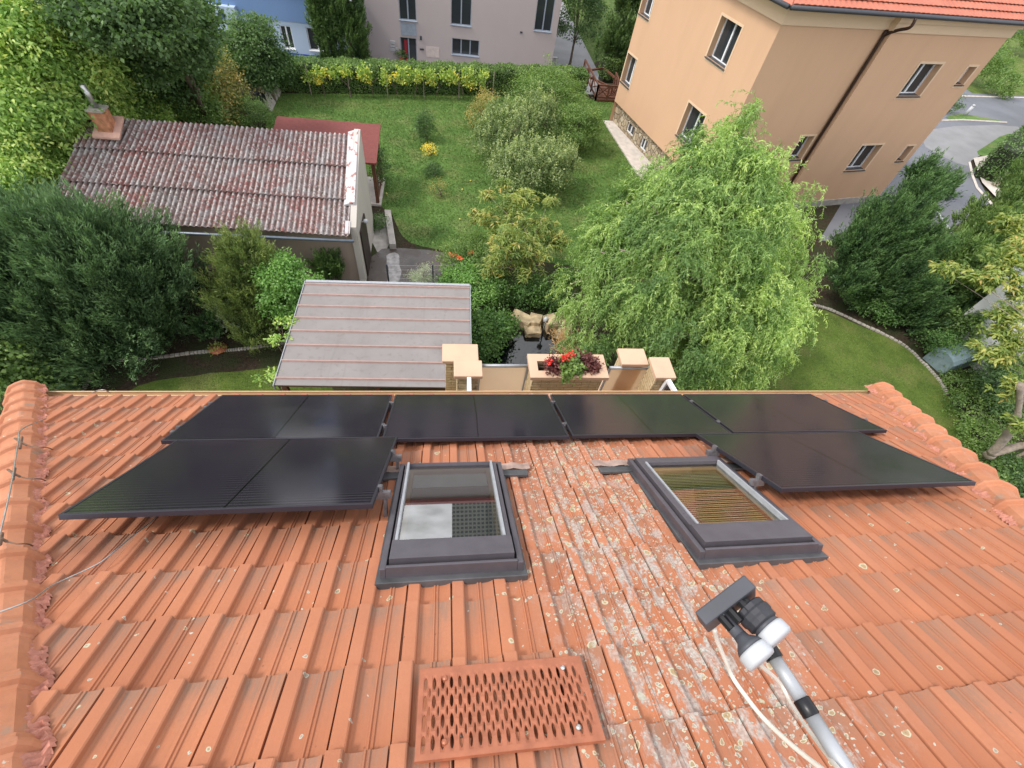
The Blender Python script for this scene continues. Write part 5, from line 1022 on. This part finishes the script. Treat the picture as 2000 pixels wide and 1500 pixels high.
# low wire fence behind the carport
wf = thing('wire_fence', 'low wire fence with thin dark posts behind the carport roof', 'fence', G(850,555)); mb = MB()
ptsf = [G(760,556,.0), G(846,556,.0), G(905,552,.0)]
for p in ptsf: mb = MB(); mb.tube([p, (p[0],p[1],1.0)], .035, 6); mb.build('post', M['dark'], wf)
mb = MB()
for h in np.linspace(.1, .95, 5): mb.tube([(ptsf[0][0],ptsf[0][1],h), (ptsf[1][0],ptsf[1][1],h), (ptsf[2][0],ptsf[2][1],h)], .003, 4)
mb.build('mesh_wires', M['zinc'], wf)
q = G(764,478); mb = MB(); A = np.array(G(758,420)); B = np.array(G(768,487)); n = np.array([.14,0,0]); mb.prism([tuple((A-n)[:2]),tuple((B-n)[:2]),tuple((B+n)[:2]),tuple((A+n)[:2])], 0, .28); tag(mb.build('bench', M['concrete'], None, bevel=.015), 'narrow concrete kerb bench beside the shed door', 'kerb')
# ================================================================ VEGETATION
def hedge(name, label, A, B, wd, h, z0, mat='hedge', n=30000, ln=.085, group=None):
    A = np.array(A, float); B = np.array(B, float); d = B-A; Lh = np.linalg.norm(d); d = d/Lh; nn = np.array([-d[1], d[0]]); o = thing(name, label, 'hedge', (float((A+B)[0]/2), float((A+B)[1]/2), z0), group)
    nf = int(n*h/(h*2+wd)); C = []; Nn = []
    for face in range(4):
        m = nf if face < 2 else int(n*wd/(2*h+wd)) if face == 2 else int(n*.06)
        s = rng.uniform(0, Lh, m); t = rng.uniform(0, 1, m)
        if face < 2: sg = (-1, 1)[face]; P = A+d*s[:, None]+nn*sg*wd/2; z = z0+t*h; N = np.tile([nn[0]*sg, nn[1]*sg, .2], (m, 1))
        elif face == 2: P = A+d*s[:, None]+nn*((t-.5)*wd)[:, None]; z = np.full(m, z0+h); N = np.tile([0, 0, 1.], (m, 1))
        else: e = rng.integers(0, 2, m)*1.0; P = A+d*(e*Lh)[:, None]+nn*((t-.5)*wd)[:, None]; z = z0+rng.uniform(0, h, m); N = np.column_stack([np.outer(e*2-1, d), np.zeros(m)])
        p3 = np.column_stack([P, z]); bump_ = .05*np.sin(s*3.1)+.04*np.sin(s*7.7+t*5)+rng.normal(0, .035, m); p3 += N*bump_[:, None]; C.append(p3); Nn.append(N)
    C = np.concatenate(C); Nn = np.concatenate(Nn); m = len(C); N = unit(Nn+rng.normal(0, .55, (m, 3))); D = unit(Nn*.5+rng.normal(0, .7, (m, 3))+[0, 0, .5])
    T = .45+.22*np.sin(C[:, 0]*2.3+np.sin(C[:, 1]*3))*np.sin(C[:, 2]*4)+rng.normal(0, .16, m)+Nn[:, 2]*.1
    leafobj('foliage', [(C, D, N, ln*rng.uniform(.7, 1.3, m), ln*.6*np.ones(m), T)], LM[mat], o)
    mb = MB(); c = [A-nn*(wd/2-.12)+d*.1, B-nn*(wd/2-.12)-d*.1, B+nn*(wd/2-.12)-d*.1, A+nn*(wd/2-.12)+d*.1]; mb.prism([tuple(x) for x in c], z0-.3, z0+h-.12); mb.build('twiggy_core', M['twig'], o); return o
M['twig'] = simple('dark_twigs', (.02,.028,.012), .95, var=.4, scale=8)
hedge('hedge', 'long clipped green hedge in front of the pink building', (-10.6,31.4), (9.3,34.9), 1.15, 1.42, 0, n=60000)
hedge('hedge', 'short clipped hedge beside the timber railing', G(1172,150)[:2], G(1232,150)[:2], 1.0, 1.2, 0, n=6000)
# grape vines on a trellis
tre = thing('trellis', 'row of thin posts and wires carrying the grape vines', 'trellis', (-2.5, 31.5, 0)); vA, vB = np.array([-8.0,30.75]), np.array([2.9,32.55]); mb = MB()
for i in range(6): p = vA+(vB-vA)*i/5; mb = MB(); mb.tube([(p[0],p[1],0),(p[0],p[1],1.6)], .03, 6); mb.build('post', M['barklight'], tre)
mb = MB()
for h in (.6, 1.0, 1.5): mb.tube([(vA[0],vA[1],h),(vB[0],vB[1],h)], .004, 4)
mb.build('wires', M['dark'], tre)
vines = ('leftmost yellowing grape vine, bare stemmed', 'second grape vine from the left on the trellis', 'third grape vine from the left, full of yellow leaves', 'middle grape vine with a leaning stem', 'fourth grape vine from the right of the trellis', 'grape vine with a thick straight stem near the right of the trellis', 'second grape vine from the right with two stems', 'rightmost grape vine beside the pale end post')
for i in range(8):
    p = vA+(vB-vA)*((i+.5)/8); o = thing('grape_vine', vines[i], 'vine', (float(p[0]), float(p[1]), 0), 'grape vines on the trellis')
    n = 46; d = unit(vB-vA); cc_ = rng.normal(0, .5, 7); ci = rng.integers(0, 7, n); Pc = np.column_stack([p+d*(cc_[ci]+rng.normal(0, .10, n))[:, None], rng.uniform(.5, 1.1, n)+rng.uniform(.2, .75, 7)[ci]]); Pc[:, 1] += rng.normal(0, .09, n)
    Nn = unit(rng.normal(0, .6, (n, 3))+[0, -.8, .5]); per = 14; off = rng.normal(0, .10, (n, per, 3)); C = (Pc[:, None]+off).reshape(-1, 3); m = n*per
    T = np.repeat(np.clip(rng.beta(1.3, 1.9, n)*(1.25-.6*(Pc[:, 2]-.5)), 0, 1), per)+rng.normal(0, .12, m)
    leafobj('leaves', [(C, unit(rng.normal(0, .8, (m, 3))+[0, -.2, -.4]), unit(np.repeat(Nn, per, 0)+rng.normal(0, .5, (m, 3))), .12*rng.uniform(.6, 1.2, m), .11*rng.uniform(.6, 1.2, m), T)], LM['vine'], o)
    mb = MB(); lean = rng.normal(0, .2, 2); mb.tube(catmull([(p[0]+lean[0],p[1]+lean[1]*.4,0),(p[0]+lean[0]*.8,p[1],.3),(p[0],p[1],.7),(p[0]-.4*d[0],p[1]-.4*d[1],1.05)], 4), .028, 6); mb.tube([(p[0],p[1],.68),(p[0]+.5*d[0],p[1]+.5*d[1],1.1)], .018, 5); mb.build('stem', M['bark'], o, True)
# ---- trees and bushes
def lp(*L_):   # lobes given by their apparent radius in the photograph, at a known height
    out = []
    for px, py, z, rp_, *k_ in L_:
        q = G(px, py, z); d = ray(px, py); r = rp_*((q[2]-CAMZ)/d[2])/FPX; kz = k_[0] if k_ else .95; out.append((q[0], q[1], q[2], r, r, r*kz))
    return out
def lob(px, py, z, rx, ry=None, rz=None): q = G(px, py, z); return (q[0], q[1], q[2], rx, ry or rx, rz or rx)
def conifer(name, label, lobes, mat, n, per, ln, Ll, Ww, ground=0, upw=1.1, group=None, zmin=-.5, cat='tree', lean=(0,0,0)):
    o = thing(name, label, cat, (lobes[0][0], lobes[0][1], ground), group); kk = 9; Pk, Nk = lobes_pts(lobes, max(n//kk, 8), zmin, (.58, 1.08), .34, seed=len(label)); kc = len(Pk); sz = np.mean([l[3] for l in lobes])*.075+.03
    P = (Pk[:, None]+rng.normal(0, 1, (kc, kk, 3))*sz*np.array([.75, .75, 1.3])).reshape(-1, 3); Nn = np.repeat(Nk, kk, 0); Ak = Nk*.75+np.array([0, 0, upw])+np.array(lean)+rng.normal(0, .22, (kc, 3)); A = np.repeat(Ak, kk, 0)+rng.normal(0, .10, (kc*kk, 3))
    tbk = np.repeat(rng.beta(1.7, 2.2, kc)*.55+.05, kk)
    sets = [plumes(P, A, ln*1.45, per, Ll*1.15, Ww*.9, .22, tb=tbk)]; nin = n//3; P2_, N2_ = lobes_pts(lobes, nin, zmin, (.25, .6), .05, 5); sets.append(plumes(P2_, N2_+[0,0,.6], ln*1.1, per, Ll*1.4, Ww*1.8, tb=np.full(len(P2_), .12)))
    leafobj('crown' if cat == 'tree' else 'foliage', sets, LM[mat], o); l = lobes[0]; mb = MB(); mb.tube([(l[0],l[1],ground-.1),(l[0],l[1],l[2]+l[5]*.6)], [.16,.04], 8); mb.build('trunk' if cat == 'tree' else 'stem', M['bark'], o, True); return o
# willow
def willow():
    lobes = lp((1330,480,4.5,135),(1250,540,3.6,105),(1175,600,2.6,68),(1135,565,3,30),(1340,650,2.6,100),(1440,630,2.6,95),(1485,540,3.6,72),(1520,470,4.4,40),(1430,400,5.6,92),(1330,385,5.6,76),(1255,405,5,48),(1200,460,4.2,48),(1400,300,6.8,44),(1476,255,7.4,27),(1488,222,7.8,14),(1492,315,7,28),(1390,222,7.9,9),(1535,600,3,32),(1150,655,1.9,36),(1260,690,1.7,44),(1560,375,5.4,12),(1590,355,5.4,7),(1420,700,1.6,60))
    o = thing('willow_tree', 'large curly leaved willow with drooping pale green branches', 'tree', (9.2, 11.8, 0))
    C = []; D = []; N = []; T = []; K = 620; Pk, Nk = lobes_pts(lobes, K, -.45, (.66, 1.04), .25, 4); per = 17
    P = (Pk[:, None]+rng.normal(0, .13, (K, per, 3))).reshape(-1, 3); Nn = np.repeat(Nk, per, 0); main = unit(Nk*[1, 1, .6]+rng.normal(0, .35, (K, 3))+[0, 0, .3])
    tips = unit(np.repeat(main, per, 0)+rng.normal(0, .45, (K*per, 3)))
    bk = rng.beta(1.6, 1.8, K)*.75+Nk[:, 2]*.08+np.clip((Pk[:, 0]-9.5)*.05, -.12, .2); base = np.repeat(bk, per)+rng.normal(0, .06, K*per)
    cur = P.copy(); dirn = tips.copy(); ph = rng.uniform(0, 6.28, (len(P), 3)); steps = 17; st = .052
    ln = rng.uniform(.5, 1.25, len(P))
    for k_ in range(steps):
        dirn = unit(dirn+np.array([0, 0, -.13])+.30*np.sin(ph+k_*np.array([.9, 1.15, .75]))); cur = cur+dirn*(st*ln)[:, None]
        for r_ in range(2):
            D.append(unit(dirn*.8+rng.normal(0, .55, cur.shape)+[0, 0, -.3])); C.append(cur+rng.normal(0, .012, cur.shape)); N.append(unit(Nn*.6+rng.normal(0, .6, cur.shape)+[0, 0, .4])); T.append(base+rng.normal(0, .12, len(cur))+.1*k_/steps)
    C, D, N, T = map(np.concatenate, (C, D, N, T)); m = len(C)
    leafobj('crown', [(C, D, N, .115*rng.uniform(.6, 1.3, m), .025*rng.uniform(.8, 1.5, m), T)], LM['willow'], o)
    Pb, _ = lobes_pts(lobes, 46, -.2, (.6, .95)); limbs((9.2,11.8,-.1), (9.6,12.3,4.2), list(Pb), .26, wob=.3).build('trunk', M['barklight'], o, True)
willow()
# dark columnar and spreading evergreens
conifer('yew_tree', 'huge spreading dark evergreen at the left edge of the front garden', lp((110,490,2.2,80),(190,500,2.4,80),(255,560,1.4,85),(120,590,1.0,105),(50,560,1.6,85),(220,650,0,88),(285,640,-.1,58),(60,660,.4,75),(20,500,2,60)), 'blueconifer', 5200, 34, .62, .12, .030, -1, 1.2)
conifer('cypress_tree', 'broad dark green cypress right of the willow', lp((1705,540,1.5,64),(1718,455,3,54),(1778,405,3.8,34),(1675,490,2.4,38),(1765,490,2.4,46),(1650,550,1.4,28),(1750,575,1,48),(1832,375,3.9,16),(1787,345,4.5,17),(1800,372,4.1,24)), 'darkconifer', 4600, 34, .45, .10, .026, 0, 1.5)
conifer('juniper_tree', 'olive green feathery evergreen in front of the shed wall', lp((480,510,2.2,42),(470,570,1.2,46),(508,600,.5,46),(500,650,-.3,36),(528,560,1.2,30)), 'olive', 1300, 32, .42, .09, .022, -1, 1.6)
conifer('dwarf_spruce', 'small blue green conifer at the foot of the olive evergreen', [lob(448,625,-.4,.42,.4,.65)], 'silver', 200, 26, .25, .07, .02, -1, 1.3, cat='bush')
conifer('young_cypress', 'small round green conifer left of the blue green one', [lob(410,640,-.5,.55,.5,.6)], 'darkconifer', 260, 26, .25, .07, .022, -1, 1.2, cat='bush')
conifer('clipped_cypress', 'small egg shaped cypress beside the far corner of the carport', lp((643,528,.8,20,1.5)), 'thuja', 520, 24, .22, .07, .022, 0, 1.2, cat='bush')
for i, (px, lab, hh_, rr) in enumerate(((651,'slim dark columnar thuja, left of the pair before the pink building',7.5,.62),(696,'stout columnar thuja touching the pink building, right of the pair',7.5,1.12))):
    q = G(px, 128, -1.2); conifer('columnar_thuja', lab, [(q[0],q[1]-1.2,1.6,rr,rr,3.2),(q[0],q[1]-1.2,4.5,rr*.85,rr*.85,3.0),(q[0]+.1,q[1]-1.2,-.2,rr*.9,rr*.9,1.6)], 'thuja', 2200, 20, .35, .12, .045, -1.2, 1.6, group='columnar thujas beyond the hedge')
q = G(1192,150,0); conifer('columnar_thuja', 'tall columnar thuja beside the peach house', [(q[0],q[1]+.5,1.8,1.15,1.1,2.2),(q[0]+.3,q[1]+.5,4.6,1.1,1.1,2.8),(q[0]+.5,q[1]+.5,7,.8,.8,2.2)], 'thuja', 2600, 20, .35, .12, .045, -.2, 1.6, group='columnar thujas beyond the hedge')
# broadleaf, left and back
def tree(label, name, lobes, mat, ncl, per, rc, Ln, Wd, trunk=.14, ground=0, **kw): return bushy(name, label, 'tree', lobes, mat, ncl, per, rc, Ln, Wd, trunk=trunk, ground=ground, **kw)
def bush(label, name, lobes, mat, ncl, per, rc, Ln, Wd, ground=0, **kw): return bushy(name, label, 'bush', lobes, mat, ncl, per, rc, Ln, Wd, trunk=.035, ground=ground, **kw)
q = G(1105,131,-1.2); tree('slender street tree with a bare trunk at the end of the pink building', 'street_tree', [(q[0]+.2,q[1]-.3,2.4,1.7,1.6,1.9),(q[0]+.3,q[1]-.3,4.8,1.6,1.6,2.2),(q[0]-.3,q[1],1.3,.9,.9,1.0)], 'darkbroad', 620, 26, .22, .12, .08, .12, -1.2)
tree('tall dark leafy tree at the top left, before the blue building', 'maple_tree', lp((350,110,3.6,40),(200,15,7,58),(260,35,7,60),(325,45,6.5,58),(362,20,6.5,30),(300,100,5,50),(362,100,4.5,34),(225,95,5,46),(315,145,3.2,42),(250,140,3.4,40),(140,-20,7,60),(210,160,2.6,34)), 'darkbroad', 3600, 26, .22, .13, .09, .3, seed=3, amp=.3)
tree('round dark green tree in front of the blue building', 'lime_tree', lp((500,76,3.0,32),(476,108,2.3,34),(520,115,2,30),(505,145,1.4,28),(457,92,2.5,17),(540,142,1.2,18)), 'darkbroad', 1000, 24, .2, .11, .08, .15, seed=8, amp=.3)
tree('large yellow green tree filling the left edge behind the shed', 'walnut_tree', lp((60,110,5.4,72),(140,125,5.2,58),(20,60,6.4,58),(190,140,4.6,38),(100,190,4.6,65),(30,200,4.6,70),(175,190,4.0,38),(60,240,4.0,50)), 'yellowgreen', 2300, 22, .22, .14, .07, .3, seed=5, droop=.3, amp=.35, tv=.8)
tree('bright green tree with a few orange leaves low at the left edge', 'cherry_tree', lp((50,290,3.5,56),(90,310,3,42),(30,340,2.8,58),(90,360,2,36),(10,390,1.8,40)), 'yellowgreen', 900, 22, .2, .12, .065, .12, seed=6, amp=.3, tv=.8)
bush('mid green shrub thicket between the left trees and the shed', 'hazel_bush', lp((250,190,2.6,44),(270,185,2.4,46),(330,178,2.2,42),(215,170,3.2,30),(300,212,1.4,36),(370,205,1.4,40),(230,210,2,32),(400,232,.9,30)), 'midgreen', 1200, 24, .2, .11, .075, seed=7)
bush('small lime green shrub peeping over the left part of the shed roof', 'elder_bush', lp((300,218,2,24)), 'yellowgreen', 150, 20, .16, .12, .07, seed=7)
bush('autumn tinted shrub with yellow and rusty leaves under the dark tree', 'dogwood_bush', lp((365,150,2.2,36),(410,145,2,36),(440,175,1.3,32),(425,212,.9,30)), 'mixed', 700, 22, .2, .11, .07, seed=9)
bush('round clipped bush between the compost bin and the red gazebo roof', 'box_bush', [lob(492,222,.65,.98,.85,.7)], 'hedge', 420, 18, .1, .06, .035, amp=.03)
bush('leafy lobed bush at the left edge just above the hip of the roof', 'maple_bush', lp((30,690,.8,36),(75,700,.4,26),(110,735,-.3,22),(-10,740,.4,40)), 'midgreen', 300, 18, .14, .12, .10, -1, seed=12)
bush('low grey green bush right above the end of the left hip', 'sage_bush', [lob(90,752,-.6,.8,.5,.45)], 'greygreen', 160, 18, .1, .07, .03, -1, seed=12)
bush('fresh green shrub left of the carport roof', 'maple_shrub', lp((550,540,1.9,29),(590,550,1.8,29),(545,580,1.2,31),(585,600,.8,32),(560,512,2.3,15)), 'fresh', 600, 22, .13, .09, .055, -1, seed=13)
# sprigs reaching over the carport edge
for i, (px, py, lab) in enumerate(((556,628,'upper lime green vine shoot over the carport edge'),(552,664,'middle lime green vine shoot over the carport edge'),(530,735,'lowest lime green vine shoot over the carport edge'))):
    q = G(px, py, 2.6); bush(lab, 'vine_shoot', [(q[0],q[1],q[2],.34,.12,.08)], 'yellowgreen', 16, 8, .05, .09, .06, 1.0)
# middle of the garden
def shooty(name, label, lobes, mat, ncl, nsh, sl, group=None, trunk=.09):
    o = thing(name, label, 'tree', (lobes[0][0], lobes[0][1], 0), group); P, Nn = lobes_pts(lobes, nsh, -.1, (.75, 1.0), .15, 3)
    A = Nn*.35+[0, 0, 1.2]+rng.normal(0, .15, (len(P), 3)); m = len(P); per = 34; t = rng.uniform(0, 1, (m, per)); l_ = sl*rng.uniform(.6, 1.25, (m, 1)); A = unit(A)
    C = (P[:, None]+A[:, None]*(t*l_)[..., None]).reshape(-1, 3); Ar = np.repeat(A, per, 0); D = unit(Ar*.7+rng.normal(0, .8, (m*per, 3))); N = unit(Ar+rng.normal(0, .5, (m*per, 3)))
    T = np.repeat(rng.beta(2, 2, m)*.45, per)+t.reshape(-1)*.5+rng.normal(0, .1, m*per); s = rng.uniform(.7, 1.3, m*per)
    leafobj('crown', [broad(lobes, ncl, 22, .17, .10, .05, seed=4, tv=.7), (C, D, N, .115*s, .045*s, T)], LM[mat], o)
    Pb, _ = lobes_pts(lobes, 14, 0, (.5, .9)); limbs((lobes[0][0], lobes[0][1], -.05), (lobes[0][0], lobes[0][1], lobes[0][2]), list(Pb), trunk).build('trunk', M['barklight'], o, True)
shooty('apple_tree', 'grey green apple tree with upright shoots, the further one', [lob(995,255,1.3,1.4,1.2,1.0), lob(1050,235,1.5,1.0,1.0,.9), lob(960,280,1.0,.9,.8,.8)], 'greygreen', 520, 300, .8, 'apple trees on the lawn')
shooty('apple_tree', 'grey green apple tree with upright shoots, nearer to the peach tree', [lob(1045,335,1.3,1.35,1.1,1.0), lob(1000,345,1.1,1.0,.9,.9), lob(1090,330,1.0,.8,.8,.8)], 'greygreen', 560, 330, .8, 'apple trees on the lawn')
tree('wide green plum tree in front of the hedge', 'plum_tree', lp((1075,185,1.8,48),(1110,200,1.3,34),(1035,185,1.6,34)), 'midgreen', 900, 24, .17, .08, .05, .1, seed=21)
tree('round green bushy tree beside the peach house walkway', 'pear_tree', lp((1130,242,1.4,38),(1105,265,.9,26)), 'midgreen', 620, 24, .15, .08, .05, .08, seed=22)
bush('thin rust tinged shrub left of the plum tree', 'quince_bush', [lob(945,205,1.0,.75,.7,.7), lob(925,225,.6,.5,.5,.5)], 'mixed', 170, 16, .14, .08, .045, seed=23)
bush('dark narrow shrub alone on the lawn, furthest of the row', 'holly_bush', [lob(830,246,.75,.42,.4,.8)], 'darkbroad', 170, 18, .1, .07, .045, seed=24, group='row of small shrubs on the lawn')
bush('small yellow leaved shrub in the row on the lawn', 'spirea_bush', [lob(838,292,.3,.36,.32,.25)], 'yellow', 46, 10, .08, .06, .035, seed=25, group='row of small shrubs on the lawn')
bush('small round dark shrub in front of the yellow one', 'holly_bush', [lob(846,331,.3,.34,.32,.32)], 'darkbroad', 100, 16, .08, .06, .04, seed=26, group='row of small shrubs on the lawn')
bush('sparse twiggy rose bush nearest to the path in the row', 'rose_bush', [lob(858,368,.45,.45,.4,.45)], 'mixed', 50, 10, .1, .05, .035, seed=27, group='row of small shrubs on the lawn')
bush('small dark bush beside the shed gable', 'box_bush', [lob(742,435,.3,.34,.36,.3)], 'darkbroad', 120, 16, .08, .05, .035, seed=28)
bush('climbing bush against the gazebo post', 'rose_bush', [lob(742,330,.9,.3,.7,.9)], 'darkbroad', 150, 14, .12, .07, .045, seed=29)
# peach tree with long drooping leaves
def longleaf(name, label, cl, mat, per, rc, Ln, Wd, base, ground=0, trunk=.07, droop=.9):
    o = thing(name, label, 'tree', (base[0], base[1], ground)); P = np.array([G(*c[:3]) for c in cl]); R_ = np.array([c[3] for c in cl]); sets = []; ends = []
    for p, r in zip(P, R_):
        nsub = int(38*r/.3); sub = p+rng.normal(0, 1, (nsub, 3))*r*[.55, .55, .42]; per_ = per; a = rng.uniform(0, 2*pi, (nsub, per_)); el = rng.uniform(-.2, .8, (nsub, per_))
        D = np.stack([np.cos(a), np.sin(a), -el*droop+.15], -1).reshape(-1, 3); C = np.repeat(sub, per_, 0)+rng.normal(0, rc, (nsub*per_, 3)); N = unit(rng.normal(0, .3, C.shape)+[0, 0, 1]); T = np.repeat(rng.beta(1.5, 1.7, nsub)*.95, per_)+rng.normal(0, .12, len(C)); s = rng.uniform(.7, 1.25, len(C))
        sets.append((C, D, N, Ln*s, Wd*s, T)); ends += list(sub[:2])
    leafobj('crown', sets, LM[mat], o); limbs((base[0], base[1], ground-.05), (base[0]+.15, base[1]+.05, P[:, 2].mean()*.7), ends[::3], trunk, wob=.1).build('trunk', M['barklight'], o, True)
longleaf('peach_tree', 'yellow green peach tree with long drooping leaves above the pond', [(1010,430,2.6,.55),(960,430,2.3,.45),(1060,440,2.3,.5),(985,480,2.2,.5),(1040,490,2.0,.5),(1090,470,1.9,.35),(950,380,2.9,.18),(982,358,3.2,.16),(1030,385,3.0,.35),(1075,390,2.9,.22),(1005,400,2.9,.45),(1020,530,1.4,.45),(960,520,1.5,.42),(1000,470,2.6,.5),(930,420,2.2,.25)], 'peachleaf', 13, .05, .20, .045, G(1025,575))
bush('tall leafy perennial clump with red blossoms beside the wet path', 'lily_clump', [lob(920,490,.8,.8,.7,.6), lob(890,515,.5,.6,.5,.5), lob(950,500,.9,.5,.5,.6)], 'midgreen', 380, 20, .13, .10, .035, seed=31)
for px, py, lab in ((884,497,'orange red lily blossoms at the left edge of the tall clump'), (897,505,'orange red lily blossoms low in the tall clump'), (921,493,'orange red lily blossoms in the middle of the tall clump')):
    q = G(px, py, 1.05); o = thing('lily', lab, 'flower', (q[0], q[1], 0), 'lilies by the wet path'); leafobj('petals', [broad([(q[0],q[1],q[2],.08,.08,.06)], 7, 7, .03, .07, .03)], LM['orange'], o); mb = MB(); mb.tube([(q[0],q[1],.2), (q[0],q[1],1.05)], .01, 5); mb.build('stem', M['bark'], o)
bush('dark broad leaved shrub mass behind the pond', 'laurel_bush', lp((960,565,.6,30),(1035,568,.6,30),(900,560,.5,26),(1080,580,.4,20)), 'ivy', 900, 22, .14, .08, .06, seed=32)
bush('fresh green shrub between the lilies and the carport corner', 'privet_bush', [lob(910,545,1.0,.6,.6,.5), lob(940,575,.8,.6,.5,.5)], 'fresh', 260, 18, .12, .08, .045, seed=33)
bush('silvery round lavender bush behind the carport roof', 'lavender_bush', [lob(826,541,.35,.42,.32,.35)], 'silver', 160, 20, .08, .08, .012, seed=34)
bush('grey green herb clump right of the lavender', 'lavender_bush', [lob(885,545,.3,.45,.3,.3)], 'greygreen', 120, 16, .08, .07, .02, seed=35)
bush('glossy ivy mound hanging over the left side of the pond', 'ivy_bush', lp((950,648,.8,32),(935,676,.5,26),(978,634,.7,20),(928,648,.6,20)), 'ivy', 620, 20, .12, .09, .075, seed=36)
rd = thing('reeds', 'tan feathery reeds leaning over the pond from the right', 'reeds', G(1108,680)); n = 60; q = np.array(G(1112,690,.1)); P = q+rng.normal(0, .16, (n, 3))*[1, 1.6, .3]; A = rng.normal(0, .25, (n, 3))+[-.5, .1, 1.1]
leafobj('stalks', [plumes(P, A, 1.0, 26, .14, .02, .25)], LM['reed'], rd)
# right side garden
bush('dark glossy laurel under the cypress beside the lawn edging', 'laurel_bush', [lob(1715,600,.6,.75,.6,.55), lob(1690,580,.6,.6,.5,.5)], 'ivy', 330, 18, .12, .10, .05, seed=41)
conifer('thuja_hedge_tree', 'massive dark clipped evergreen sloping towards the street', lp((1885,545,1.9,60),(1925,485,2.2,64),(1975,435,2.4,68),(2030,395,2.5,66),(1995,545,1.5,78),(1870,500,2.4,34)), 'hedge', 6200, 26, .30, .10, .035, 0, 1.3)
conifer('pine_bush', 'brownish dark evergreen between the cypress and the garden box', lp((1800,580,.8,50),(1850,590,.8,52),(1770,620,.4,40),(1870,640,.4,38)), 'darkconifer', 1300, 24, .35, .12, .03, 0, 1.0, cat='bush')
bush('mid green shrub in front of the slatted fence', 'lilac_bush', [lob(1900,640,1.0,.85,.7,.7), lob(1935,625,1.2,.7,.6,.6)], 'midgreen', 420, 20, .14, .10, .065, seed=43)
bush('dark leafy shrub left of the garden box', 'laurel_bush', [lob(1850,680,.5,.8,.6,.5)], 'ivy', 260, 18, .12, .09, .05, seed=44)
bush('low ground hugging shrub along the right end of the lawn', 'cotoneaster_bush', [lob(1895,790,.25,.9,.6,.35), lob(1920,850,.25,.9,.7,.35), lob(1945,920,.2,1.0,.7,.35), lob(1880,750,.2,.7,.5,.3)], 'midgreen', 620, 18, .12, .07, .05, seed=45)
bush('darker taller shrub behind the low one at the right edge', 'viburnum_bush', [lob(1960,790,.5,.8,.7,.5), lob(1985,930,.2,.8,.7,.3), lob(1950,750,.7,.7,.6,.6), lob(2010,960,.4,.8,.7,.4), lob(1985,710,1.1,.8,.7,.7)], 'darkbroad', 900, 20, .15, .09, .06, seed=46)
bush('tree standing on the far verge beyond the street', 'lilac_bush', [lob(1925,120,1.8,1.8,1.6,1.6), lob(1990,60,2.0,2.5,2.2,2.0), lob(1960,165,.9,1.2,1,.9)], 'midgreen', 700, 20, .25, .15, .1, seed=47)
bush('small dark bush hugging the far corner of the peach house', 'yew_bush', [lob(1860,205,.6,.7,.6,.6)], 'darkbroad', 120, 16, .14, .1, .06, seed=48)
hedge('hedge', 'dark hedge on top of the upper stone wall across the street', G(1950,315,1.3)[:2], G(2085,205,1.3)[:2], 1.3, 2.1, 0, 'thuja', n=9000, ln=.12)
bush('creeper hanging between the two stone walls', 'ivy_bush', [lob(1968,338,.7,1.2,.9,.7), lob(1998,310,.7,1.4,1.0,.7)], 'ivy', 300, 16, .16, .12, .08, seed=49)
longleaf('cherry_tree', 'yellow green long leaved tree reaching in from the right edge', [(1985,500,5.2,.5),(1960,520,5.0,.35),(1935,545,4.9,.3),(1905,540,4.8,.22),(1875,530,4.7,.20),(1850,522,4.7,.16),(1833,520,4.6,.10),(1990,440,5.4,.4),(1965,430,5.4,.25),(2000,570,4.6,.5),(1975,620,4.2,.4),(1990,670,3.8,.45),(1960,610,4.2,.25),(1905,672,3.4,.10),(1985,760,3.0,.35),(1990,830,2.6,.2),(2010,480,5.2,.6),(1960,700,3.4,.3),(1925,690,3.4,.14),(1950,650,3.8,.25)], 'peachleaf', 12, .04, .19, .06, G(1960,905), trunk=.06)
M_ = M['barklight']; t0 = np.array(G(1942,882,.9)); tt = thing('fruit_tree_fork', 'thick pale forked trunk leaning at the right edge', 'trunk', G(1985,900)); mb = MB()
mb.tube(catmull([G(1935,885,1.0), G(1955,865,1.5), G(1975,838,2.0), G(1988,805,2.6), G(1993,750,3.6)], 5), [.12]*5+[.13]*5+[.11]*5+[.08]*6, 9); mb.tube(catmull([G(1937,886,1.0), G(1960,880,1.25), G(1985,872,1.5), G(2015,868,1.8)], 5), [.12]*5+[.12]*5+[.11]*6, 9); mb.tube([G(1938,886,1.0), G(1925,893,.0)], [.14,.2], 9); mb.build('forked_trunk', M_, tt, True)
